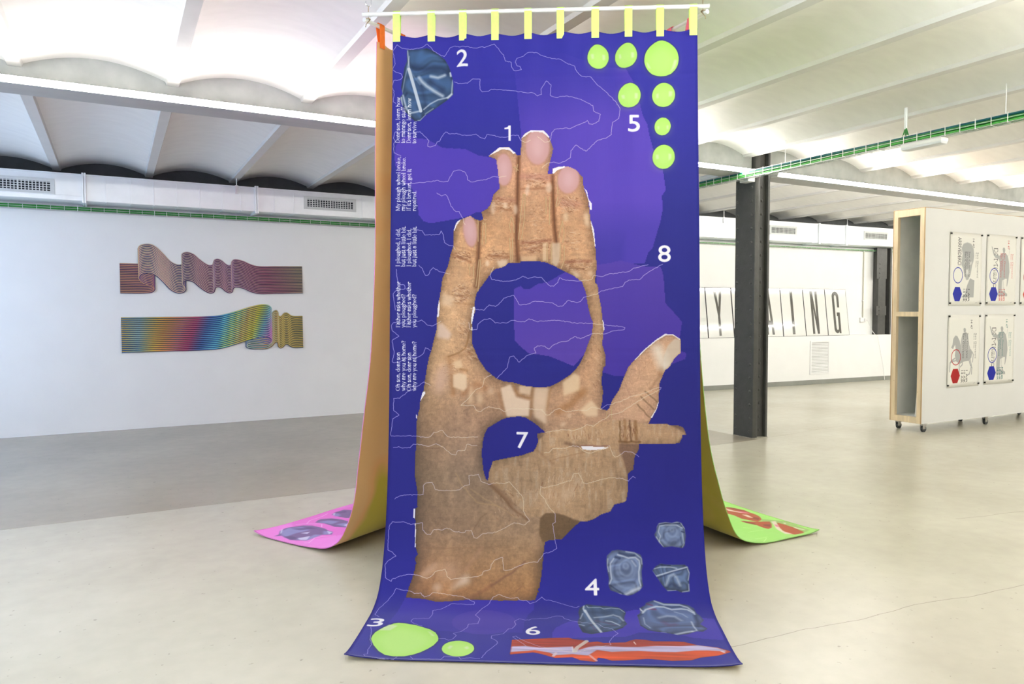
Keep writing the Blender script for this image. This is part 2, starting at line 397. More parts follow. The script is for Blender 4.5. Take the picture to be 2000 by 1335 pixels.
obj('lid', box(-.106, -.1, -.05, .08, .005, .07, .002), M['white'], jb)

# ================================================================ PRINT SHOP: flat prints painted into pixel arrays
class Print:
    # a flat print w x h metres; u runs right, t runs down from the top edge
    def __init__(s, w, h, res, col):
        s.w, s.h, s.res = w, h, res; s.W, s.H = int(round(w*res)), int(round(h*res))
        s.a = np.empty((s.H, s.W, 3), np.float32); s.a[:] = np.array(col, np.float32)/255
    def bbox(s, P, pad):
        x0 = max(0, int(P[:, 0].min()-pad)); x1 = min(s.W, int(P[:, 0].max()+pad)+2)
        y0 = max(0, int(P[:, 1].min()-pad)); y1 = min(s.H, int(P[:, 1].max()+pad)+2)
        return x0, x1, y0, y1
    def polymask(s, poly, feather=0, cell=1):
        P = np.array(poly, np.float64)*s.res; pad = 2+feather*s.res*2+cell
        x0, x1, y0, y1 = s.bbox(P, pad)
        if x1 <= x0 or y1 <= y0: return None
        w, h = x1-x0, y1-y0; ss = 3 if cell == 1 else 1
        cw, ch = (w, h) if cell == 1 else (w//cell+1, h//cell+1)
        m = np.zeros((ch, cw), np.float32)
        Q = (P - [x0, y0])/cell; A = Q; B = np.roll(Q, -1, 0)
        for sub in range(ss):
            ysub = np.arange(ch) + (sub+.5)/ss
            for r in range(ch):
                y = ysub[r]; c = (A[:, 1] <= y) != (B[:, 1] <= y)
                if not c.any(): continue
                xs = np.sort(A[c, 0] + (y-A[c, 1])/(B[c, 1]-A[c, 1])*(B[c, 0]-A[c, 0]))
                for xa, xb in zip(xs[::2], xs[1::2]):
                    if cell > 1: m[r, max(0, int(round(xa))):max(0, int(round(xb)))] = 1; continue
                    ia, ib = int(max(0, math.floor(xa))), int(min(cw-1, math.floor(xb)))
                    if ib < ia: continue
                    if ia == ib: m[r, ia] += (xb-xa)/ss; continue
                    m[r, ia] += (ia+1-max(xa, 0))/ss; m[r, ia+1:ib] += 1/ss; m[r, ib] += (min(xb, cw)-ib)/ss
        if cell > 1: m = np.kron(m, np.ones((cell, cell), np.float32))[:h, :w]
        m = np.clip(m, 0, 1)
        if feather: m = blur(m, max(1, feather*s.res*.8))
        return x0, x1, y0, y1, m
    def blend(s, reg, col, al=1.0):
        if reg is None: return
        x0, x1, y0, y1, m = reg; k = (m*al)[..., None]
        c = np.array(col, np.float32)/255 if not isinstance(col, np.ndarray) else col[y0:y1, x0:x1]
        s.a[y0:y1, x0:x1] = s.a[y0:y1, x0:x1]*(1-k) + c*k
    def poly(s, poly, col, al=1.0, feather=0, cell=1): s.blend(s.polymask(poly, feather, cell), col, al)
    def strokemask(s, pts, w, feather=0, seg=None):
        P = np.array(pts, np.float64)*s.res; f = max(1.0, feather*s.res); hw = w*s.res/2
        x0, x1, y0, y1 = s.bbox(P, hw+f+1)
        if x1 <= x0 or y1 <= y0: return None
        m = np.zeros((y1-y0, x1-x0), np.float32)
        for a, b in zip(P, P[1:]):
            q = np.array([a, b]); u0, u1, v0, v1 = s.bbox(q, hw+f+1)
            if u1 <= u0 or v1 <= v0: continue
            X = np.arange(u0, u1)[None, :]+.5; Y = np.arange(v0, v1)[:, None]+.5
            d = b-a; L2 = max(1e-9, d@d); t = np.clip(((X-a[0])*d[0]+(Y-a[1])*d[1])/L2, 0, 1)
            D_ = np.hypot(X-a[0]-t*d[0], Y-a[1]-t*d[1])
            hh = hw if np.isscalar(hw) else hw
            cov = np.clip((hh-D_)/f+.5, 0, 1)
            sub = m[v0-y0:v1-y0, u0-x0:u1-x0]; np.maximum(sub, cov, out=sub)
        return x0, x1, y0, y1, m
    def stroke(s, pts, w, col, al=1.0, feather=0): s.blend(s.strokemask(pts, w, feather), col, al)
    def image(s, name):
        im = bpy.data.images.new(name, s.W, s.H); px = np.ones((s.H, s.W, 4), np.float32)
        px[..., :3] = np.clip(s.a, 0, 1)[::-1]; im.pixels.foreach_set(px.ravel()); im.update(); im.pack(); return im
def blur(m, r):
    r = int(max(1, round(r)))
    for _ in range(2):
        for ax in (0, 1):
            p = np.pad(m, [(r+1, r) if k == ax else (0, 0) for k in (0, 1)], mode='edge'); c = np.cumsum(p, ax)
            m = (np.take(c, range(2*r+1, c.shape[ax]), ax) - np.take(c, range(0, c.shape[ax]-2*r-1), ax))/(2*r+1)
    return m.astype(np.float32)
def fbm(h, w, cells, octaves=4, ax=1.0, ay=1.0):
    out = np.zeros((h, w), np.float32); amp = 1; tot = 0
    for o in range(octaves):
        cy = max(2, int(cells*ay*2**o)); cx = max(2, int(cells*ax*2**o*w/h)); g = rng.random((cy+1, cx+1)).astype(np.float32)
        y = np.linspace(0, cy-1e-3, h); x = np.linspace(0, cx-1e-3, w); yi = y.astype(int); xi = x.astype(int)
        fy = (y-yi)[:, None]; fx = (x-xi)[None, :]; fy = fy*fy*(3-2*fy); fx = fx*fx*(3-2*fx)
        out += amp*((g[yi][:, xi]*(1-fx)+g[yi][:, xi+1]*fx)*(1-fy) + (g[yi+1][:, xi]*(1-fx)+g[yi+1][:, xi+1]*fx)*fy)
        tot += amp; amp *= .5
    return out/tot
def jag(pts, step=.012, amp=.0028):
    # small steps along a line, as a coarse bitmap outline
    out = [tuple(pts[0])]
    for a, b in zip(pts, pts[1:]):
        d = math.hypot(b[0]-a[0], b[1]-a[1]); n = max(1, int(d/step))
        for k in range(1, n+1):
            t = k/n; j = 0 if k == n else 1
            out.append((a[0]+(b[0]-a[0])*t+j*random.uniform(-amp, amp)*.7, a[1]+(b[1]-a[1])*t+j*random.uniform(-amp, amp)))
    return out
# sans lettering from the built-in typeface
_txt = {}
def text_tris(s):
    if s in _txt: return _txt[s]
    cu = bpy.data.curves.new('lettering', 'FONT'); cu.body = s; cu.resolution_u = 4
    o = bpy.data.objects.new('lettering', cu); C.objects.link(o); bpy.context.view_layer.update()
    dg = bpy.context.evaluated_depsgraph_get(); me = o.evaluated_get(dg).to_mesh(); me.calc_loop_triangles()
    V = np.array([v.co[:2] for v in me.vertices]); T = [tuple(t.vertices) for t in me.loop_triangles]
    o.evaluated_get(dg).to_mesh_clear(); bpy.data.objects.remove(o); bpy.data.curves.remove(cu)
    mn = V.min(0); mx = V.max(0); _txt[s] = ((V-mn)/(mx-mn), T); return _txt[s]
def sans(pr, s, u0, t0, u1, t1, col, al=1.0, turn=0, bold=0):
    # fit the word into the box; turn=1 reads downwards (rotated clockwise)
    V, T = text_tris(s)
    if turn == 0: Q = np.stack([u0+(u1-u0)*V[:, 0], t1-(t1-t0)*V[:, 1]], 1)
    else: Q = np.stack([u0+(u1-u0)*V[:, 1], t0+(t1-t0)*V[:, 0]], 1)
    P = Q*pr.res; x0, x1, y0, y1 = pr.bbox(P, 3); w, h = x1-x0, y1-y0
    if w <= 0 or h <= 0: return
    SS = 4; m = np.zeros((h*SS, w*SS), bool); R_ = (P-[x0, y0])*SS
    for t in T:
        q = R_[list(t)]; a0, b0 = np.maximum(0, np.floor(q.min(0)).astype(int)); a1, b1 = np.ceil(q.max(0)).astype(int)+1
        X = np.arange(a0, min(a1, w*SS))[None, :]+.5; Y = np.arange(b0, min(b1, h*SS))[:, None]+.5
        if X.size == 0 or Y.size == 0: continue
        e = [(q[(k+1) % 3, 0]-q[k, 0])*(Y-q[k, 1])-(q[(k+1) % 3, 1]-q[k, 1])*(X-q[k, 0]) for k in range(3)]
        ins = ((e[0] >= 0) & (e[1] >= 0) & (e[2] >= 0)) | ((e[0] <= 0) & (e[1] <= 0) & (e[2] <= 0))
        m[b0:b0+Y.shape[0], a0:a0+X.shape[1]] |= ins
    mm = m.reshape(h, SS, w, SS).mean((1, 3)).astype(np.float32)
    if bold: mm = np.clip(blur(mm, 1)*2.2, 0, 1)
    pr.blend((x0, x1, y0, y1, mm), col, al)
# serif lettering drawn with a broad pen
def _arc(cx, cy, rx, ry, a0, a1, n=10): return [(cx+rx*math.cos(math.radians(a0+(a1-a0)*k/n)), cy+ry*math.sin(math.radians(a0+(a1-a0)*k/n))) for k in range(n+1)]
def _sf(x, y, w=.17): return [(x-w, y), (x+w, y)]
def glyph(c):
    I = lambda x, y0, y1: [(x, y0), (x, y1)]
    n_arch = lambda x: [(x, .72)] + _arc(x+.3, .62, .26, .36, 150, 0) + [(x+.56, .02)]
    G = {
     'a': (.86, [_arc(.38, .66, .26, .32, 160, 20)+[(.64, .1)], _arc(.36, .3, .26, .28, 80, 290), [(.64, .08), (.82, .02)]]),
     'b': (.95, [I(.2, .02, 1.5), _arc(.5, .5, .32, .47, 150, -150), _sf(.1, 1.48, .12)]),
     'd': (.98, [I(.74, .02, 1.5), _arc(.45, .5, .32, .47, 30, 330), _sf(.64, 1.48, .12), _sf(.86, .02, .12)]),
     'e': (.84, [[(.12, .52), (.7, .52)]+_arc(.42, .5, .3, .47, 5, 320)]),
     'f': (.58, [I(.26, .02, 1.15)+_arc(.46, 1.18, .2, .28, 180, 60), [(.08, .96), (.48, .96)], _sf(.26, .02)]),
     'g': (.88, [_arc(.4, .64, .26, .32, 0, 360, 16), [(.3, .34), (.2, .2), (.62, .08)], _arc(.42, -.18, .32, .24, 60, -280, 14), [(.62, .86), (.84, .94)]]),
     'h': (1.0, [I(.2, .02, 1.5), n_arch(.2), _sf(.2, .02), _sf(.78, .02), _sf(.1, 1.48, .12)]),
     'i': (.46, [I(.23, .02, .95), _sf(.23, .02), _sf(.13, .95, .1), [(.22, 1.3), (.24, 1.36)]]),
     'j': (.44, [I(.26, -.3, .95)+[(.1, -.45)], _sf(.16, .95, .1), [(.25, 1.3), (.27, 1.36)]]),
     'k': (.98, [I(.2, .02, 1.5), [(.24, .45), (.72, .94)], [(.42, .6), (.82, .02)], _sf(.2, .02), _sf(.8, .02), _sf(.7, .95), _sf(.1, 1.48, .12)]),
     'l': (.46, [I(.23, .02, 1.5), _sf(.23, .02), _sf(.13, 1.48, .12)]),
     'm': (1.5, [I(.2, .02, .95), n_arch(.2), n_arch(.74), _sf(.2, .02), _sf(.76, .02), _sf(1.3, .02), _sf(.1, .95, .1)]),
     'n': (1.0, [I(.2, .02, .95), n_arch(.2), _sf(.2, .02), _sf(.78, .02), _sf(.1, .95, .1)]),
     'o': (.92, [_arc(.45, .49, .34, .47, 0, 360, 18)]),
     'p': (.97, [I(.2, -.48, .95), _arc(.5, .48, .32, .46, 150, -150), _sf(.2, -.48), _sf(.1, .95, .1)]),
     'r': (.72, [I(.2, .02, .95), [(.22, .6)]+_arc(.5, .6, .24, .34, 150, 40), _sf(.22, .02, .2), _sf(.1, .95, .1)]),
     's': (.7, [_arc(.36, .72, .22, .24, 40, 250, 9)+[(.5, .4)]+_arc(.34, .25, .24, .24, 40, -150, 9)]),
     't': (.58, [I(.26, .2, 1.22)+_arc(.44, .2, .18, .18, 180, 300, 6), [(.06, .95), (.5, .95)]]),
     'u': (1.0, [I(.22, .95, .35)+_arc(.48, .35, .27, .34, 180, 330, 8), I(.76, .02, .95), _sf(.12, .95, .1), _sf(.66, .95, .1), _sf(.88, .02, .1)]),
     'v': (.9, [[(.14, .95), (.44, .02)], [(.44, .02), (.74, .95)], _sf(.14, .95), _sf(.74, .95)]),
     'w': (1.3, [[(.12, .95), (.4, .02)], [(.4, .02), (.64, .8)], [(.62, .95), (.9, .02)], [(.9, .02), (1.16, .95)], _sf(.12, .95), _sf(.62, .95), _sf(1.16, .95)]),
     'y': (.9, [[(.14, .95), (.46, .02)], [(.76, .95), (.46, .02), (.3, -.4), (.12, -.42)], _sf(.14, .95), _sf(.76, .95)]),
     'D': (1.3, [I(.28, .02, 1.42), [(.1, 1.42), (.5, 1.42)]+_arc(.55, .72, .58, .7, 90, -90, 12)+[(.1, .02)]]),
     'F': (1.05, [I(.28, .02, 1.42), [(.1, 1.42), (.92, 1.42), (.92, 1.2)], [(.3, .75), (.7, .75)], _sf(.28, .02, .2)]),
     'I': (.6, [I(.3, .02, 1.42), _sf(.3, .02, .22), _sf(.3, 1.42, .22)]),
     'M': (1.65, [I(.26, .02, 1.42), [(.28, 1.4), (.82, .1)], [(.82, .1), (1.34, 1.4)], I(1.38, .02, 1.42), _sf(.26, .02, .2), _sf(1.38, .02, .22), _sf(.2, 1.42, .16), _sf(1.44, 1.42, .16)]),
     'O': (1.4, [_arc(.68, .72, .55, .7, 0, 360, 22)]),
     ',': (.42, [[(.2, .1), (.22, .02), (.12, -.22)], [(.18, .06), (.22, .1)]]), '.': (.42, [[(.19, .06), (.21, .1)]]),
     "'": (.32, [[(.17, 1.45), (.13, 1.1)]]), '?': (.76, [_arc(.36, 1.1, .25, .32, 170, -60, 10)+[(.36, .55), (.36, .42)], [(.35, .06), (.37, .1)]]), ' ': (.46, [])}
    return G[c]
def serif(pr, s, p0, p1, xh, col=(255, 254, 255)):
    # reads upwards: baseline at u of p0, from t of p0 to t of p1
    adv = [glyph(c)[0] for c in s]; tot = sum(adv); sx = abs(p0[1]-p1[1])/tot; x = 0
    for c, a in zip(s, adv):
        for line in glyph(c)[1]:
            for (xa, ya), (xb, yb) in zip(line, line[1:]):
                dx, dy = abs(xb-xa)*sx, abs(yb-ya)*xh; k = dy/max(1e-9, math.hypot(dx, dy))
                w = .0008+.0021*k**1.5
                if max(dx, dy) < .0015: w = .0034
                pr.stroke([(p0[0]-ya*xh, p0[1]-(x+xa)*sx), (p0[0]-yb*xh, p0[1]-(x+xb)*sx)], w, col)
        x += a
def print_material(name, im, gain=1.0, rough=.75, sheen=.15, weave=True):
    m = bpy.data.materials.new(name); m.use_nodes = True; nt = m.node_tree; b = nt.nodes['Principled BSDF']
    t = nt.nodes.new('ShaderNodeTexImage'); t.image = im; t.interpolation = 'Cubic'; t.extension = 'EXTEND'
    g = nt.nodes.new('ShaderNodeMixRGB'); g.blend_type = 'MULTIPLY'; g.inputs[0].default_value = 1
    g.inputs[2].default_value = (*(gain if isinstance(gain, tuple) else (gain,)*3), 1)
    nt.links.new(t.outputs['Color'], g.inputs[1]); nt.links.new(g.outputs[0], b.inputs['Base Color'])
    b.inputs['Roughness'].default_value = rough; b.inputs['Specular IOR Level'].default_value = .25; b.inputs['Sheen Weight'].default_value = sheen
    if weave:
        tc = nt.nodes.new('ShaderNodeTexCoord'); mp = nt.nodes.new('ShaderNodeMapping'); mp.inputs['Scale'].default_value = (7, 1.6, 1)
        n = nt.nodes.new('ShaderNodeTexNoise'); n.inputs['Scale'].default_value = 3; n.inputs['Detail'].default_value = 5
        nt.links.new(tc.outputs['UV'], mp.inputs['Vector']); nt.links.new(mp.outputs['Vector'], n.inputs['Vector'])
        bp = nt.nodes.new('ShaderNodeBump'); bp.inputs['Strength'].default_value = .25; bp.inputs['Distance'].default_value = .01
        nt.links.new(n.outputs['Fac'], bp.inputs['Height']); nt.links.new(bp.outputs['Normal'], b.inputs['Normal'])
    return m

# measured print outlines, in metres on the cloth (u from the left edge, t down from the top hem)
D = {}
D['hand'] = [[.513,1.05],[.492,1.052],[.47,1.045],[.445,1.026],[.394,1.045],[.364,1.066],[.352,1.104],[.351,1.19],[.336,1.232],[.32,1.304],[.29,1.372],[.282,1.427],[.274,1.486],[.266,1.528],[.262,1.583],[.258,1.655],[.248,1.697],[.233,1.76],[.219,1.802],[.208,1.861],[.198,1.928],[.188,1.995],[.172,2.046],[.168,2.088],[.162,2.109],[.155,2.149],[.152,2.256],[.15,2.344],[.15,2.454],[.163,2.52],[.167,2.585],[.168,2.611],[.155,2.628],[.16,2.688],[.169,2.823],[.182,2.857],[.169,2.882],[.177,2.903],[.171,2.95],[.163,2.993],[.153,3.033],[.148,3.092],[.246,3.101],[.308,3.119],[.382,3.114],[.472,3.1],[.639,3.104],[.808,3.094],[.824,3.024],[.823,3.051],[.839,2.946],[.849,2.838],[.855,2.788],[.877,2.775],[.941,2.772],[.981,2.736],[1.02,2.697],[1.042,2.678],[1.076,2.678],[1.119,2.662],[1.15,2.641],[1.202,2.625],[1.224,2.589],[1.276,2.575],[1.288,2.562],[1.299,2.502],[1.296,2.429],[1.327,2.399],[1.334,2.334],[1.358,2.29],[1.358,2.266],[1.515,2.267],[1.573,2.262],[1.585,2.24],[1.591,2.219],[1.613,2.219],[1.594,2.179],[1.568,2.167],[1.533,2.169],[1.499,2.157],[1.409,2.159],[1.425,2.124],[1.456,2.071],[1.465,2.036],[1.465,2.035],[1.468,1.945],[1.486,1.903],[1.499,1.874],[1.524,1.854],[1.548,1.812],[1.585,1.777],[1.583,1.705],[1.545,1.682],[1.504,1.682],[1.455,1.709],[1.393,1.759],[1.335,1.817],[1.302,1.858],[1.277,1.916],[1.252,1.983],[1.219,2.032],[1.203,2.07],[1.211,2.063],[1.189,2.09],[1.154,2.081],[1.158,2.064],[1.162,2.049],[1.168,1.987],[1.158,1.938],[1.168,1.863],[1.181,1.846],[1.181,1.792],[1.164,1.734],[1.173,1.643],[1.165,1.593],[1.159,1.534],[1.146,1.472],[1.14,1.413],[1.125,1.397],[1.134,1.313],[1.13,1.237],[1.124,1.165],[1.101,1.051],[1.089,.94],[1.064,.876],[1.062,.82],[1.023,.777],[.993,.761],[.96,.755],[.926,.758],[.896,.767],[.892,.797],[.867,.796],[.875,.754],[.888,.702],[.898,.655],[.875,.585],[.846,.552],[.812,.55],[.773,.551],[.74,.57],[.723,.592],[.719,.687],[.702,.691],[.685,.673],[.655,.643],[.6,.644],[.566,.672],[.54,.693],[.583,.711],[.592,.763],[.601,.849],[.605,.875],[.571,.905],[.555,.961],[.538,.986],[.504,1.007],[.513,1.037]]
D['vent_shade1'] = [[.721,1.279],[.813,1.28],[.855,1.286],[.897,1.303],[.959,1.337],[1.013,1.363],[1.055,1.396],[1.076,1.455],[1.084,1.513],[1.1,1.58],[1.113,1.613],[1.109,1.676],[1.084,1.738],[1.063,1.797],[1.034,1.851],[.992,1.897],[.93,1.938],[.876,1.963],[.814,1.966],[.751,1.96],[.689,1.943],[.626,1.935],[.584,1.915],[.533,1.873],[.491,1.81],[.457,1.73],[.457,1.655],[.457,1.592],[.473,1.558],[.471,1.499],[.481,1.453],[.511,1.411],[.553,1.352],[.578,1.323],[.628,1.31],[.653,1.289],[.717,1.29]]
D['vent_shade2'] = [[.646,2.133],[.717,2.124],[.753,2.132],[.797,2.159],[.824,2.18],[.855,2.207],[.811,2.216],[.818,2.26],[.802,2.295],[.793,2.31],[.723,2.335],[.572,2.365],[.564,2.393],[.55,2.428],[.549,2.467],[.538,2.463],[.526,2.429],[.519,2.385],[.512,2.319],[.52,2.253],[.526,2.222],[.544,2.187],[.584,2.164],[.62,2.142]]
D['pur1'] = [[.017,.686],[.024,.625],[.058,.582],[.097,.569],[.141,.585],[.197,.592],[.24,.615],[.283,.639],[.412,.652],[.485,.688],[.54,.697],[.583,.711],[.609,.806],[.605,.875],[.571,.905],[.555,.961],[.538,.986],[.504,1.007],[.474,1.007],[.441,1.024],[.402,1.036],[.326,1.048],[.271,1.057],[.22,1.065],[.181,1.052],[.155,1.017],[.145,.93],[.114,.865],[.066,.834],[.022,.738]]
D['pur2'] = [[.677,.143],[.953,.12],[1.205,.199],[1.234,.199],[1.298,.213],[1.314,.248],[1.335,.283],[1.372,.408],[1.388,.477],[1.413,.525],[1.425,.594],[1.441,.658],[1.494,.774],[1.509,.894],[1.488,.927],[1.492,.995],[1.479,1.071],[1.462,1.122],[1.436,1.21],[1.411,1.239],[1.391,1.297],[1.329,1.297],[1.263,1.28],[1.2,1.292],[1.132,1.302],[1.063,1.279],[.938,1.151],[.722,.678],[.721,.568],[.701,.374]]
D['pur3'] = [[1.132,1.302],[1.2,1.292],[1.263,1.278],[1.329,1.297],[1.382,1.31],[1.477,1.315],[1.489,1.344],[1.497,1.406],[1.502,1.51],[1.533,1.544],[1.566,1.581],[1.57,1.585],[1.592,1.614],[1.579,1.697],[1.585,1.771],[1.614,1.779],[1.609,1.812],[1.532,1.841],[1.515,1.862],[1.351,1.904],[1.228,1.904],[1.166,1.884],[1.151,1.808],[1.132,1.53]]
D['pur4'] = [[.683,1.445],[.687,1.428],[.721,1.416],[.742,1.433],[.771,1.433],[.813,1.404],[.867,1.395],[.938,1.354],[.972,1.337],[1.105,1.405],[1.129,1.572],[1.113,1.738],[1.009,1.851],[.938,1.822],[.876,1.797],[.763,1.78],[.713,1.739],[.688,1.709],[.684,1.571]]
D['pur5'] = [[.144,3.095],[.2,3.085],[.8,3.093],[.801,3.105],[.802,3.103],[.803,3.166],[.774,3.215],[.761,3.291],[.756,3.401],[.681,3.404],[.521,3.408],[.349,3.403],[.262,3.421],[.124,3.428],[.112,3.317],[.13,3.203],[.138,3.137]]
D['pur6'] = [[.722,3.293],[.721,3.315],[.717,3.335],[.708,3.354],[.697,3.372],[.682,3.388],[.665,3.402],[.646,3.414],[.625,3.422],[.603,3.428],[.58,3.431],[.556,3.43],[.533,3.427],[.511,3.421],[.489,3.411],[.47,3.399],[.453,3.384],[.438,3.368],[.426,3.349],[.418,3.33],[.413,3.309],[.412,3.287],[.415,3.266],[.422,3.246],[.432,3.228],[.447,3.213],[.464,3.201],[.485,3.191],[.507,3.184],[.531,3.179],[.556,3.177],[.581,3.177],[.606,3.18],[.63,3.186],[.651,3.194],[.671,3.204],[.688,3.218],[.702,3.233],[.712,3.252],[.719,3.272]]
D['pur7'] = [[.893,3.402],[.911,3.344],[.972,3.281],[1.028,3.265],[1.145,3.208],[1.3,3.149],[1.442,3.157],[1.623,3.21],[1.674,3.216],[1.672,3.435],[1.538,3.418],[1.446,3.374],[1.294,3.374],[1.224,3.426],[1.166,3.425],[.986,3.446],[.893,3.446]]
